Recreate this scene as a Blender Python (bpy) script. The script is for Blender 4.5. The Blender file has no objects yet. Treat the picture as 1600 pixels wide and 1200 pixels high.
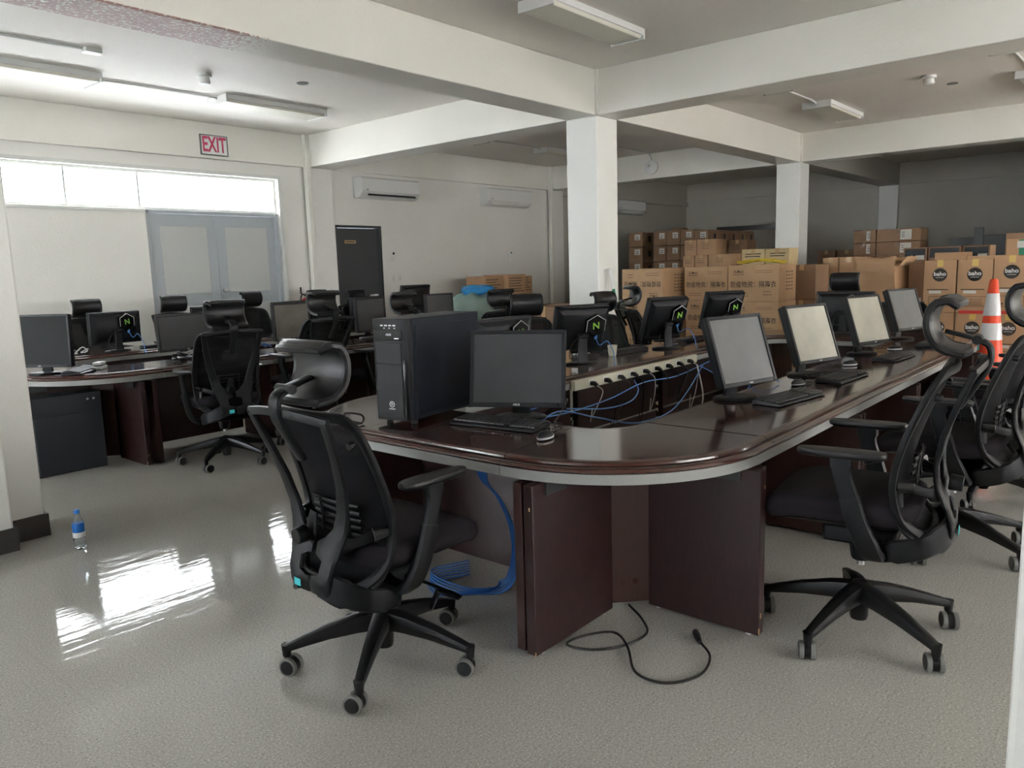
import bpy, bmesh, math, random
from mathutils import Vector, Matrix
random.seed(7)
PI = math.pi
scene = bpy.context.scene
C = scene.collection

# ------------------------------------------------------------------ camera
cam_data = bpy.data.cameras.new('camera')
cam_data.sensor_width = 36.0
cam_data.lens = 1203.06 * 36.0 / 1600.0
cam_data.clip_start = 0.05
cam_data.clip_end = 200
cam = bpy.data.objects.new('camera', cam_data)
C.objects.link(cam)
YAW, PITCH, ROLL = 0.70797, 0.148953, -0.030396
def cam_matrix():
    f = Vector((math.cos(PITCH)*math.cos(YAW), math.cos(PITCH)*math.sin(YAW), -math.sin(PITCH)))
    r = Vector((math.sin(YAW), -math.cos(YAW), 0.0))
    u = r.cross(f)
    c, s = math.cos(ROLL), math.sin(ROLL)
    R = c*r + s*u
    U = -s*r + c*u
    m = Matrix((R, U, -f)).transposed().to_4x4()
    m.translation = Vector((0, 0, 1.45))
    return m
cam.matrix_world = cam_matrix()
scene.camera = cam

# ------------------------------------------------------------------ world, daylight, exposure
world = bpy.data.worlds.new('world')
scene.world = world
world.use_nodes = True
bg = world.node_tree.nodes['Background']
bg.inputs[0].default_value = (0.80, 0.90, 1.0, 1)
bg.inputs[1].default_value = 2.2
scene.view_settings.view_transform = 'Standard'
scene.view_settings.look = 'None'
scene.view_settings.gamma = 1.0
scene.view_settings.use_curve_mapping = False
scene.view_settings.exposure = 0.60

def window_light(name, loc, direction, sx, sy, radiance, color):
    # daylight arriving through a real window opening
    d = bpy.data.lights.new(name, 'AREA')
    d.shape = 'RECTANGLE'
    d.size, d.size_y = sx, sy
    d.energy = radiance * math.pi * sx * sy
    d.color = color
    o = bpy.data.objects.new(name, d)
    C.objects.link(o)
    o.location = loc
    o.rotation_euler = Vector(direction).to_track_quat('-Z', 'Y').to_euler()
    return o
WX, SY_ = -4.85, -5.6        # west wall and south wall planes (behind the camera)
NY, EX = 9.95, 18.95         # exit wall and store room end wall planes
window_light('transom_daylight', (4.45, NY+0.32, 2.58), (0, -1, -0.12), 4.3, 0.60, 15.0, (0.93, 0.97, 1.0))
window_light('west_daylight', (WX-0.28, 7.4, 1.75), (1, 0, -0.05), 3.6, 1.7, 10.5, (0.91, 0.96, 1.0))
window_light('west_daylight_near', (WX-0.28, 1.6, 1.75), (1, 0, -0.05), 3.6, 1.7, 3.5, (0.93, 0.97, 1.0))
window_light('south_daylight', (10.0, SY_-0.28, 1.75), (0, 1, -0.05), 4.4, 1.7, 10.0, (1.0, 0.95, 0.90))
window_light('south_daylight_near', (3.6, SY_-0.28, 1.75), (0, 1, -0.05), 4.4, 1.7, 8.0, (1.0, 0.98, 0.94))

# ------------------------------------------------------------------ materials
MATS = {}
def newmat(name):
    m = bpy.data.materials.new(name)
    m.use_nodes = True
    MATS[name] = m
    nt = m.node_tree
    return m, nt, nt.nodes['Principled BSDF']
def plain(name, col, rough=0.5, metal=0.0, spec=0.5, noise=0.0, nscale=20, bump=0.0, bscale=200, coat=0.0, trans=0.0, ior=1.45):
    m, nt, b = newmat(name)
    b.inputs['Base Color'].default_value = (*col, 1)
    b.inputs['Roughness'].default_value = rough
    b.inputs['Metallic'].default_value = metal
    b.inputs['Specular IOR Level'].default_value = spec
    b.inputs['Coat Weight'].default_value = coat
    b.inputs['Coat Roughness'].default_value = 0.08
    b.inputs['Transmission Weight'].default_value = trans
    b.inputs['IOR'].default_value = ior
    tc = nt.nodes.new('ShaderNodeTexCoord')
    if noise:
        n = nt.nodes.new('ShaderNodeTexNoise'); n.inputs['Scale'].default_value = nscale
        n.inputs['Detail'].default_value = 4
        nt.links.new(tc.outputs['Object'], n.inputs['Vector'])
        r = nt.nodes.new('ShaderNodeMapRange')
        r.inputs['From Min'].default_value = 0.3; r.inputs['From Max'].default_value = 0.7
        r.inputs['To Min'].default_value = 1 - noise; r.inputs['To Max'].default_value = 1 + noise
        nt.links.new(n.outputs['Fac'], r.inputs['Value'])
        mx = nt.nodes.new('ShaderNodeVectorMath'); mx.operation = 'SCALE'
        mx.inputs[0].default_value = col
        nt.links.new(r.outputs['Result'], mx.inputs['Scale'])
        nt.links.new(mx.outputs['Vector'], b.inputs['Base Color'])
    if bump:
        n2 = nt.nodes.new('ShaderNodeTexNoise'); n2.inputs['Scale'].default_value = bscale
        n2.inputs['Detail'].default_value = 3
        nt.links.new(tc.outputs['Object'], n2.inputs['Vector'])
        bp = nt.nodes.new('ShaderNodeBump'); bp.inputs['Strength'].default_value = bump
        bp.inputs['Distance'].default_value = 0.004
        nt.links.new(n2.outputs['Fac'], bp.inputs['Height'])
        nt.links.new(bp.outputs['Normal'], b.inputs['Normal'])
    return m

def wood(name, c1, c2, rough, coat):
    m, nt, b = newmat(name)
    tc = nt.nodes.new('ShaderNodeTexCoord')
    mp = nt.nodes.new('ShaderNodeMapping'); mp.inputs['Scale'].default_value = (5, 5, 0.8)
    nt.links.new(tc.outputs['Object'], mp.inputs['Vector'])
    n = nt.nodes.new('ShaderNodeTexNoise'); n.inputs['Scale'].default_value = 14
    n.inputs['Detail'].default_value = 6; n.inputs['Roughness'].default_value = 0.7
    nt.links.new(mp.outputs['Vector'], n.inputs['Vector'])
    cr = nt.nodes.new('ShaderNodeValToRGB')
    cr.color_ramp.elements[0].position = 0.35; cr.color_ramp.elements[0].color = (*c1, 1)
    cr.color_ramp.elements[1].position = 0.68; cr.color_ramp.elements[1].color = (*c2, 1)
    nt.links.new(n.outputs['Fac'], cr.inputs['Fac'])
    nt.links.new(cr.outputs['Color'], b.inputs['Base Color'])
    n2 = nt.nodes.new('ShaderNodeTexNoise'); n2.inputs['Scale'].default_value = 9; n2.inputs['Detail'].default_value = 5
    nt.links.new(tc.outputs['Object'], n2.inputs['Vector'])
    r = nt.nodes.new('ShaderNodeMapRange'); r.inputs['To Min'].default_value = rough*0.7; r.inputs['To Max'].default_value = rough*1.5
    nt.links.new(n2.outputs['Fac'], r.inputs['Value'])
    nt.links.new(r.outputs['Result'], b.inputs['Roughness'])
    b.inputs['Coat Weight'].default_value = coat
    b.inputs['Coat Roughness'].default_value = 0.10
    return m

def wall_paint(name, col, rough=0.42, bump=0.35, scale=38):
    m, nt, b = newmat(name)
    tc = nt.nodes.new('ShaderNodeTexCoord')
    n = nt.nodes.new('ShaderNodeTexNoise'); n.inputs['Scale'].default_value = 0.9; n.inputs['Detail'].default_value = 5
    nt.links.new(tc.outputs['Object'], n.inputs['Vector'])
    cr = nt.nodes.new('ShaderNodeValToRGB')
    cr.color_ramp.elements[0].position = 0.3; cr.color_ramp.elements[0].color = (col[0]*0.93, col[1]*0.93, col[2]*0.91, 1)
    cr.color_ramp.elements[1].position = 0.7; cr.color_ramp.elements[1].color = (*col, 1)
    nt.links.new(n.outputs['Fac'], cr.inputs['Fac'])
    nt.links.new(cr.outputs['Color'], b.inputs['Base Color'])
    b.inputs['Roughness'].default_value = rough
    n2 = nt.nodes.new('ShaderNodeTexNoise'); n2.inputs['Scale'].default_value = scale; n2.inputs['Detail'].default_value = 4
    nt.links.new(tc.outputs['Object'], n2.inputs['Vector'])
    bp = nt.nodes.new('ShaderNodeBump'); bp.inputs['Strength'].default_value = bump; bp.inputs['Distance'].default_value = 0.006
    nt.links.new(n2.outputs['Fac'], bp.inputs['Height'])
    nt.links.new(bp.outputs['Normal'], b.inputs['Normal'])
    return m

def floor_mat():
    m, nt, b = newmat('vinyl_floor')
    tc = nt.nodes.new('ShaderNodeTexCoord')
    L = nt.links.new
    # speckle of the vinyl tile
    v = nt.nodes.new('ShaderNodeTexNoise'); v.inputs['Scale'].default_value = 135; v.inputs['Detail'].default_value = 3
    v.inputs['Roughness'].default_value = 0.6
    L(tc.outputs['Object'], v.inputs['Vector'])
    cr = nt.nodes.new('ShaderNodeValToRGB'); e = cr.color_ramp.elements
    e[0].position = 0.36; e[0].color = (0.27, 0.255, 0.23, 1)
    e[1].position = 0.42; e[1].color = (0.39, 0.377, 0.345, 1)
    a = e.new(0.57); a.color = (0.42, 0.407, 0.372, 1)
    a = e.new(0.66); a.color = (0.58, 0.57, 0.53, 1)
    L(v.outputs['Fac'], cr.inputs['Fac'])
    # tile seams
    br = nt.nodes.new('ShaderNodeTexBrick'); br.offset = 0.0
    br.inputs['Color1'].default_value = (1, 1, 1, 1); br.inputs['Color2'].default_value = (0.97, 0.97, 0.97, 1)
    br.inputs['Mortar'].default_value = (0.82, 0.82, 0.82, 1)
    br.inputs['Scale'].default_value = 1.0; br.inputs['Brick Width'].default_value = 0.305; br.inputs['Row Height'].default_value = 0.305
    br.inputs['Mortar Size'].default_value = 0.0012; br.inputs['Mortar Smooth'].default_value = 0.6
    L(tc.outputs['Object'], br.inputs['Vector'])
    mx = nt.nodes.new('ShaderNodeMix'); mx.data_type = 'RGBA'; mx.blend_type = 'MULTIPLY'; mx.inputs[0].default_value = 1.0
    L(cr.outputs['Color'], mx.inputs[6]); L(br.outputs['Color'], mx.inputs[7])
    L(mx.outputs[2], b.inputs['Base Color'])
    # scuffs: streaky gloss
    mp = nt.nodes.new('ShaderNodeMapping'); mp.inputs['Scale'].default_value = (1.2, 5.0, 1); mp.inputs['Rotation'].default_value = (0, 0, 0.35)
    L(tc.outputs['Object'], mp.inputs['Vector'])
    n = nt.nodes.new('ShaderNodeTexNoise'); n.inputs['Scale'].default_value = 3.0; n.inputs['Detail'].default_value = 7; n.inputs['Roughness'].default_value = 0.65
    L(mp.outputs['Vector'], n.inputs['Vector'])
    r = nt.nodes.new('ShaderNodeMapRange'); r.inputs['From Min'].default_value = 0.3; r.inputs['From Max'].default_value = 0.75
    r.inputs['To Min'].default_value = 0.03; r.inputs['To Max'].default_value = 0.11
    L(n.outputs['Fac'], r.inputs['Value']); L(r.outputs['Result'], b.inputs['Roughness'])
    n3 = nt.nodes.new('ShaderNodeTexNoise'); n3.inputs['Scale'].default_value = 4.0; n3.inputs['Detail'].default_value = 3
    L(mp.outputs['Vector'], n3.inputs['Vector'])
    bp = nt.nodes.new('ShaderNodeBump'); bp.inputs['Strength'].default_value = 0.10; bp.inputs['Distance'].default_value = 0.01
    L(n3.outputs['Fac'], bp.inputs['Height']); L(bp.outputs['Normal'], b.inputs['Normal'])
    return m

def mesh_fabric():
    m, nt, b = newmat('chair_mesh')
    L = nt.links.new
    b.inputs['Base Color'].default_value = (0.008, 0.008, 0.010, 1); b.inputs['Specular IOR Level'].default_value = 0.15
    b.inputs['Roughness'].default_value = 0.7
    out = nt.nodes['Material Output']
    tr = nt.nodes.new('ShaderNodeBsdfTransparent')
    mix = nt.nodes.new('ShaderNodeMixShader')
    tc = nt.nodes.new('ShaderNodeTexCoord')
    w1 = nt.nodes.new('ShaderNodeTexWave'); w1.bands_direction = 'X'; w1.inputs['Scale'].default_value = 110
    w2 = nt.nodes.new('ShaderNodeTexWave'); w2.bands_direction = 'Z'; w2.inputs['Scale'].default_value = 110
    L(tc.outputs['Object'], w1.inputs['Vector']); L(tc.outputs['Object'], w2.inputs['Vector'])
    mul = nt.nodes.new('ShaderNodeMath'); mul.operation = 'MULTIPLY'
    L(w1.outputs['Fac'], mul.inputs[0]); L(w2.outputs['Fac'], mul.inputs[1])
    sc = nt.nodes.new('ShaderNodeMapRange'); sc.inputs['From Min'].default_value = 0.1; sc.inputs['From Max'].default_value = 0.5
    sc.inputs['To Min'].default_value = 0.0; sc.inputs['To Max'].default_value = 0.55
    L(mul.outputs[0], sc.inputs['Value'])
    L(sc.outputs['Result'], mix.inputs[0]); L(b.outputs[0], mix.inputs[1]); L(tr.outputs[0], mix.inputs[2])
    L(mix.outputs[0], out.inputs['Surface'])
    return m

def beam_mat(col):
    # painted concrete beam with a worn reddish patch on the far left of its underside
    m = wall_paint('beam_paint_worn', col)
    nt = m.node_tree; L = nt.links.new; b = nt.nodes['Principled BSDF']
    base = [l for l in nt.links if l.to_socket == b.inputs['Base Color']][0].from_socket
    tc = nt.nodes.new('ShaderNodeTexCoord')
    sp = nt.nodes.new('ShaderNodeSeparateXYZ'); L(tc.outputs['Object'], sp.inputs[0])
    n = nt.nodes.new('ShaderNodeTexNoise'); n.inputs['Scale'].default_value = 40; n.inputs['Detail'].default_value = 5
    L(tc.outputs['Object'], n.inputs['Vector'])
    a = nt.nodes.new('ShaderNodeMapRange'); a.inputs['From Min'].default_value = 2.9; a.inputs['From Max'].default_value = 3.6
    a.inputs['To Min'].default_value = 0.42; a.inputs['To Max'].default_value = -0.1
    L(sp.outputs['X'], a.inputs['Value'])
    add = nt.nodes.new('ShaderNodeMath'); add.operation = 'ADD'; L(n.outputs['Fac'], add.inputs[0]); L(a.outputs[0], add.inputs[1])
    st = nt.nodes.new('ShaderNodeMapRange'); st.inputs['From Min'].default_value = 0.80; st.inputs['From Max'].default_value = 0.90
    L(add.outputs[0], st.inputs['Value'])
    zz = nt.nodes.new('ShaderNodeMath'); zz.operation = 'LESS_THAN'; L(sp.outputs['Z'], zz.inputs[0]); zz.inputs[1].default_value = 3.03
    mu = nt.nodes.new('ShaderNodeMath'); mu.operation = 'MULTIPLY'; L(st.outputs[0], mu.inputs[0]); L(zz.outputs[0], mu.inputs[1])
    mx = nt.nodes.new('ShaderNodeMix'); mx.data_type = 'RGBA'
    L(mu.outputs[0], mx.inputs[0]); L(base, mx.inputs[6]); mx.inputs[7].default_value = (0.36, 0.20, 0.18, 1)
    L(mx.outputs[2], b.inputs['Base Color'])
    return m

M = {}
M['wall'] = wall_paint('wall_paint', (0.77, 0.758, 0.715))
M['wall_store'] = wall_paint('store_wall_paint', (0.56, 0.535, 0.47))  # brownish paint, with the bay's dimness worked into a darker tone
M['column'] = wall_paint('column_paint', (0.82, 0.815, 0.78), rough=0.30, bump=0.55, scale=26)
M['beam'] = wall_paint('beam_paint', (0.78, 0.76, 0.70))
M['beamworn'] = beam_mat((0.78, 0.76, 0.70))
M['ceiling'] = wall_paint('ceiling_paint', (0.84, 0.80, 0.745), rough=0.6, bump=0.15)
M['floor'] = floor_mat()
M['baseboard'] = plain('dark_baseboard', (0.045, 0.04, 0.036), 0.5)
M['top'] = wood('mahogany_top', (0.034, 0.013, 0.009), (0.055, 0.022, 0.015), 0.11, 0.5)
M['mold'] = plain('mahogany_molding', (0.050, 0.016, 0.012), 0.22, noise=0.12, nscale=9, coat=0.5)
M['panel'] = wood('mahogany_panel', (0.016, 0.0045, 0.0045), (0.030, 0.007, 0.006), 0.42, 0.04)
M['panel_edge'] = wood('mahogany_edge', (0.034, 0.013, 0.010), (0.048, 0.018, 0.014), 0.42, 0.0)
M['fascia'] = plain('grey_fascia', (0.30, 0.30, 0.285), 0.42)
M['plastic'] = plain('black_plastic', (0.007, 0.0075, 0.0085), 0.40, spec=0.24, bump=0.12, bscale=500)
M['plastic_base'] = plain('black_base_plastic', (0.009, 0.009, 0.010), 0.33, spec=0.35)
M['gloss'] = plain('gloss_black', (0.012, 0.012, 0.013), 0.12)
M['vinyl'] = plain('headrest_vinyl', (0.012, 0.012, 0.013), 0.32, spec=0.4, bump=0.2, bscale=300)
M['fabric'] = plain('seat_fabric', (0.020, 0.017, 0.020), 0.95, bump=0.5, bscale=900, spec=0.2)
M['mesh'] = mesh_fabric()
M['tread'] = plain('grey_caster_tread', (0.16, 0.16, 0.15), 0.6)
M['steel'] = plain('steel', (0.45, 0.45, 0.44), 0.3, metal=1.0)
M['silver'] = plain('silver_plastic', (0.55, 0.55, 0.55), 0.35)
M['screen'] = plain('lcd_screen', (0.040, 0.041, 0.043), 0.42, spec=0.5, noise=0.15, nscale=5)
M['screen_film'] = plain('film_covered_screen', (0.42, 0.40, 0.33), 0.45, noise=0.12, nscale=6)  # beige base colour, paler than the other screens
M['screen_dusty'] = plain('dusty_screen', (0.17, 0.16, 0.13), 0.5, noise=0.2, nscale=8)
M['screen_grey'] = plain('grey_screen', (0.12, 0.12, 0.118), 0.45, noise=0.1, nscale=6)
M['screen_matte'] = plain('matte_screen', (0.030, 0.032, 0.032), 0.65, spec=0.2)
M['monitor'] = plain('monitor_plastic', (0.009, 0.010, 0.012), 0.36, spec=0.35, bump=0.08, bscale=500)
M['pc'] = plain('pc_case', (0.008, 0.011, 0.018), 0.45, spec=0.22, bump=0.08, bscale=600)
M['pcfront'] = plain('pc_front', (0.012, 0.012, 0.013), 0.40, spec=0.25, bump=0.15, bscale=300)
M['keys'] = plain('keycaps', (0.018, 0.018, 0.019), 0.4)
M['white'] = plain('white_plastic', (0.72, 0.72, 0.70), 0.4)
M['diffuser'] = plain('lamp_diffuser', (0.74, 0.72, 0.62), 0.5)
M['cream'] = plain('cream_plastic', (0.62, 0.60, 0.48), 0.45)
M['print_white'] = plain('white_print', (0.75, 0.75, 0.75), 0.5)
M['print_dark'] = plain('dark_print', (0.035, 0.028, 0.025), 0.7)
M['green'] = plain('green_print', (0.26, 0.55, 0.08), 0.5)
M['cyan'] = plain('cyan_sticker', (0.05, 0.50, 0.55), 0.5)
M['blue_cable'] = plain('blue_cable', (0.025, 0.13, 0.42), 0.4)
M['light_blue_cable'] = plain('light_blue_cable', (0.10, 0.26, 0.62), 0.4)
M['black_cable'] = plain('black_cable', (0.012, 0.012, 0.012), 0.4)
M['white_cable'] = plain('white_cable', (0.6, 0.6, 0.58), 0.4)
M['kraft'] = plain('kraft_carton', (0.47, 0.29, 0.165), 0.85, noise=0.10, nscale=3)
M['kraft_b'] = plain('pale_kraft_carton', (0.54, 0.35, 0.20), 0.85, noise=0.08, nscale=3)
M['kraft_d'] = plain('brown_carton', (0.27, 0.165, 0.10), 0.85, noise=0.10, nscale=3)
M['kraft_y'] = plain('cream_carton', (0.60, 0.46, 0.25), 0.85, noise=0.08, nscale=3)
M['tape'] = plain('packing_tape', (0.55, 0.38, 0.20), 0.25)
M['tape_d'] = plain('brown_tape', (0.20, 0.12, 0.07), 0.25)
M['tape_y'] = plain('yellow_tape', (0.66, 0.46, 0.12), 0.3)
M['tape_r'] = plain('red_tape', (0.62, 0.05, 0.04), 0.35)
M['label'] = plain('paper_label', (0.62, 0.62, 0.58), 0.7)
M['door_dark'] = plain('dark_door', (0.050, 0.052, 0.055), 0.5)
M['door_blue'] = plain('blue_grey_door', (0.40, 0.43, 0.45), 0.45)
M['door_panel'] = plain('door_inset', (0.50, 0.51, 0.49), 0.5)
M['frame'] = plain('window_frame', (0.66, 0.67, 0.63), 0.4)
M['orange'] = plain('cone_orange', (0.85, 0.07, 0.02), 0.35)
M['reflective'] = plain('cone_collar', (0.72, 0.72, 0.74), 0.3)
M['red'] = plain('extinguisher_red', (0.55, 0.02, 0.02), 0.3)
M['magenta'] = plain('exit_red', (0.50, 0.03, 0.10), 0.5)
M['yellow'] = plain('yellow_strap', (0.75, 0.55, 0.05), 0.5)
M['green_pole'] = plain('green_pole', (0.02, 0.22, 0.11), 0.4)
M['greenbag'] = plain('pale_green_film', (0.22, 0.31, 0.27), 0.35, bump=0.6, bscale=40)
M['bluebag'] = plain('blue_film', (0.03, 0.25, 0.55), 0.35, bump=0.6, bscale=40)
M['dark_blue'] = plain('dark_cabinet', (0.020, 0.024, 0.030), 0.5)
M['grey_dark'] = plain('dark_scrap', (0.06, 0.065, 0.068), 0.6)
M['glass'] = plain('window_glass', (1, 1, 1), 0.0, trans=1.0, ior=1.01)
M['pet'] = plain('clear_plastic', (0.93, 0.97, 1.0), 0.03, trans=1.0, ior=1.25)
M['cap'] = plain('blue_cap', (0.02, 0.16, 0.55), 0.3)
M['film'] = plain('clear_film', (0.9, 0.9, 0.9), 0.15, trans=0.9, ior=1.1)

# ------------------------------------------------------------------ mesh helpers
def V(*a): return Vector(a)
class MB:
    def __init__(s): s.v = []; s.f = []
    def add(s, vs, fs):
        o = len(s.v); s.v += [Vector(p) for p in vs]; s.f += [[o+i for i in f] for f in fs]; return s
    def box(s, c, d, rz=0, m=None):
        x, y, z = d[0]/2, d[1]/2, d[2]/2
        vs = [V(i*x, j*y, k*z) for k in (-1, 1) for j in (-1, 1) for i in (-1, 1)]
        if rz: vs = [Matrix.Rotation(rz, 3, 'Z') @ p for p in vs]
        if m is not None: vs = [m @ p for p in vs]
        return s.add([p + Vector(c) for p in vs], [(0,2,3,1),(4,5,7,6),(0,1,5,4),(2,6,7,3),(0,4,6,2),(1,3,7,5)])
    def b2(s, x0, x1, y0, y1, z0, z1):
        return s.box(((x0+x1)/2, (y0+y1)/2, (z0+z1)/2), (x1-x0, y1-y0, z1-z0))
    def loft(s, rings, cap=True, closed=False):
        n = len(rings[0]); o = len(s.v)
        for r in rings: s.v += [Vector(p) for p in r]
        R = len(rings)
        for i in range(R if closed else R-1):
            a = o + i*n; b = o + ((i+1) % R)*n
            for j in range(n): s.f.append([a+j, a+(j+1) % n, b+(j+1) % n, b+j])
        if cap and not closed:
            s.f.append([o+j for j in range(n)][::-1]); s.f.append([o+(R-1)*n+j for j in range(n)])
        return s
    def cyl(s, p0, p1, r0, r1=None, n=16):
        r1 = r0 if r1 is None else r1
        p0, p1 = Vector(p0), Vector(p1); d = (p1-p0).normalized()
        a = d.orthogonal().normalized(); b = d.cross(a)
        ring = lambda p, r: [p + a*r*math.cos(2*PI*i/n) + b*r*math.sin(2*PI*i/n) for i in range(n)]
        return s.loft([ring(p0, r0), ring(p1, r1)])
    def lathe(s, prof, c=(0,0,0), n=24, axis='Z'):
        rings = []
        for r, z in prof:
            r = max(r, 1e-4); ring = []
            for i in range(n):
                t = 2*PI*i/n
                p = V(r*math.cos(t), r*math.sin(t), z)
                if axis == 'X': p = V(z, p.x, p.y)
                elif axis == 'Y': p = V(p.y, z, p.x)
                ring.append(p + Vector(c))
            rings.append(ring)
        return s.loft(rings)
    def tube(s, pts, r, n=8, closed=False):
        pts = [Vector(p) for p in pts]; N = len(pts)
        rs = r if isinstance(r, (list, tuple)) else [r]*N
        up = None; rings = []
        for i in range(N):
            if closed: t = pts[(i+1) % N] - pts[i-1]
            else: t = pts[min(i+1, N-1)] - pts[max(i-1, 0)]
            t.normalize()
            if up is None: up = t.orthogonal().normalized()
            up = (up - t*up.dot(t)).normalized(); bb = t.cross(up)
            rings.append([pts[i] + (up*math.cos(2*PI*j/n) + bb*math.sin(2*PI*j/n))*rs[i] for j in range(n)])
        return s.loft(rings, closed=closed)
    def bar(s, pts, w, t, side=(1,0,0), n=12, closed=False, pw=3.0):
        # bar of rounded section: half width w along 'side', half thickness t along the normal
        pts = [Vector(p) for p in pts]; N = len(pts)
        ws = w if isinstance(w, (list, tuple)) else [w]*N
        ts = t if isinstance(t, (list, tuple)) else [t]*N
        rings = []
        for i in range(N):
            if closed: tg = pts[(i+1) % N] - pts[i-1]
            else: tg = pts[min(i+1, N-1)] - pts[max(i-1, 0)]
            tg.normalize()
            sd = side[i] if isinstance(side, list) else side
            sd = Vector(sd); sd = (sd - tg*sd.dot(tg)).normalized(); nm = tg.cross(sd)
            ring = []
            for j in range(n):
                a = 2*PI*(j+0.5)/n; ca, sa = math.cos(a), math.sin(a)
                k = (abs(ca)**pw + abs(sa)**pw)**(-1/pw)
                ring.append(pts[i] + sd*ca*k*ws[i] + nm*sa*k*ts[i])
            rings.append(ring)
        return s.loft(rings, closed=closed)
    def prism(s, poly, z0, z1):
        n = len(poly)
        return s.loft([[V(p[0], p[1], z0) for p in poly], [V(p[0], p[1], z1) for p in poly]])
    def sweep2(s, path, prof):
        # path: [(x, y, nx, ny)], prof: closed [(offset along normal, z)]
        return s.loft([[V(x+nx*o, y+ny*o, z) for o, z in prof] for x, y, nx, ny in path])
    def grid(s, fn, nu, nv):
        o = len(s.v)
        for i in range(nu+1):
            for j in range(nv+1): s.v.append(Vector(fn(i/nu, j/nv)))
        for i in range(nu):
            for j in range(nv):
                a = o+i*(nv+1)+j; s.f.append([a, a+nv+1, a+nv+2, a+1])
        return s
    def tf(s, m):
        s.v = [m @ p for p in s.v]; return s
    def build(s, name, mat, parent=None, bevel=0, smooth=True, solid=0, seg=2, angle=35):
        me = bpy.data.meshes.new(name)
        me.from_pydata([tuple(p) for p in s.v], [], s.f)
        bm = bmesh.new(); bm.from_mesh(me)
        bmesh.ops.recalc_face_normals(bm, faces=bm.faces); bm.to_mesh(me); bm.free()
        if smooth:
            me.polygons.foreach_set('use_smooth', [True]*len(me.polygons))
            me.set_sharp_from_angle(angle=math.radians(angle))
        me.materials.append(MATS[mat] if mat in MATS and mat not in M else M[mat])
        o = bpy.data.objects.new(name, me); C.objects.link(o)
        if parent is not None: o.parent = parent
        if solid:
            md = o.modifiers.new('solid', 'SOLIDIFY'); md.thickness = solid; md.offset = 0
        if bevel:
            md = o.modifiers.new('bevel', 'BEVEL'); md.width = bevel; md.segments = seg; md.limit_method = 'ANGLE'; md.angle_limit = math.radians(40)
        return o
def tag(o, label, cat, group=None, kind=None):
    if label: o['label'] = label
    if cat: o['category'] = cat
    if group: o['group'] = group
    if kind: o['kind'] = kind
    return o
def thing(name, label, cat, loc=(0,0,0), rz=0, group=None):
    o = bpy.data.objects.new(name, None); C.objects.link(o)
    o.empty_display_size = 0.1
    o.location = loc; o.rotation_euler = (0, 0, rz)
    return tag(o, label, cat, group)
def structure(o):
    o['kind'] = 'structure'; return o
def kids(o): return [c for c in o.children]
def copy_tree(o, parent=None):
    c = o.copy(); C.objects.link(c)
    if parent is not None: c.parent = parent
    for ch in kids(o): copy_tree(ch, c)
    return c
def catmull(pts, k=8):
    pts = [Vector(p) for p in pts]; out = []
    P = [pts[0]*2-pts[1]] + pts + [pts[-1]*2-pts[-2]]
    for i in range(1, len(P)-2):
        for j in range(k):
            t = j/k
            out.append(0.5*((2*P[i]) + (P[i+1]-P[i-1])*t + (2*P[i-1]-5*P[i]+4*P[i+1]-P[i+2])*t*t + (3*P[i]-P[i-1]-3*P[i+1]+P[i+2])*t**3))
    out.append(pts[-1]); return out
_tc = {}
def text(s, size, mat, parent, loc, face, name='printed_text', up=(0,0,1), flip=False, sx=1.0):
    """flat lettering lying on a face whose outward normal is 'face'"""
    key = (s,)
    if key not in _tc:
        cu = bpy.data.curves.new('t', 'FONT'); cu.body = s; cu.align_x = 'CENTER'; cu.align_y = 'CENTER'
        cu.extrude = 0.01; cu.offset = 0.006 if s[0] > 'z' else 0.022 if s in ('EXIT', 'baho', 'N') else 0.006; cu.resolution_u = 3
        to = bpy.data.objects.new('t', cu); C.objects.link(to)
        dg = bpy.context.evaluated_depsgraph_get()
        me = bpy.data.meshes.new_from_object(to.evaluated_get(dg))
        bpy.data.objects.remove(to); bpy.data.curves.remove(cu); _tc[key] = me
    me = _tc[key].copy(); me.materials.clear(); me.materials.append(M[mat])
    n = Vector(face).normalized(); u = Vector(up); u = (u - n*u.dot(n)).normalized()
    if flip: u = -u
    r = u.cross(n)
    mm = Matrix((r*size*sx, u*size, n*0.05)).transposed().to_4x4()
    mm.translation = Vector(loc) + n*0.0008
    me.transform(mm)
    o = bpy.data.objects.new(name, me); C.objects.link(o)
    if parent is not None: o.parent = parent
    return o

# ------------------------------------------------------------------ the room
CZ, BZ = 3.48, 3.02
HW = 0.40
XS = [-4.95, 1.09, 7.05, 12.95, EX-0.08]   # column lines (left faces)
YN = 4.75
def B(name, mat, x0, x1, y0, y1, z0, z1, **k):
    return structure(MB().b2(x0, x1, y0, y1, z0, z1).build(name, mat, smooth=False, **k))
B('floor', 'floor', WX-0.2, EX+0.2, SY_-0.2, NY+0.25, -0.1, 0)
B('ceiling', 'ceiling', WX-0.2, EX+0.2, SY_-0.2, NY+0.25, CZ, CZ+0.15)
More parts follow.
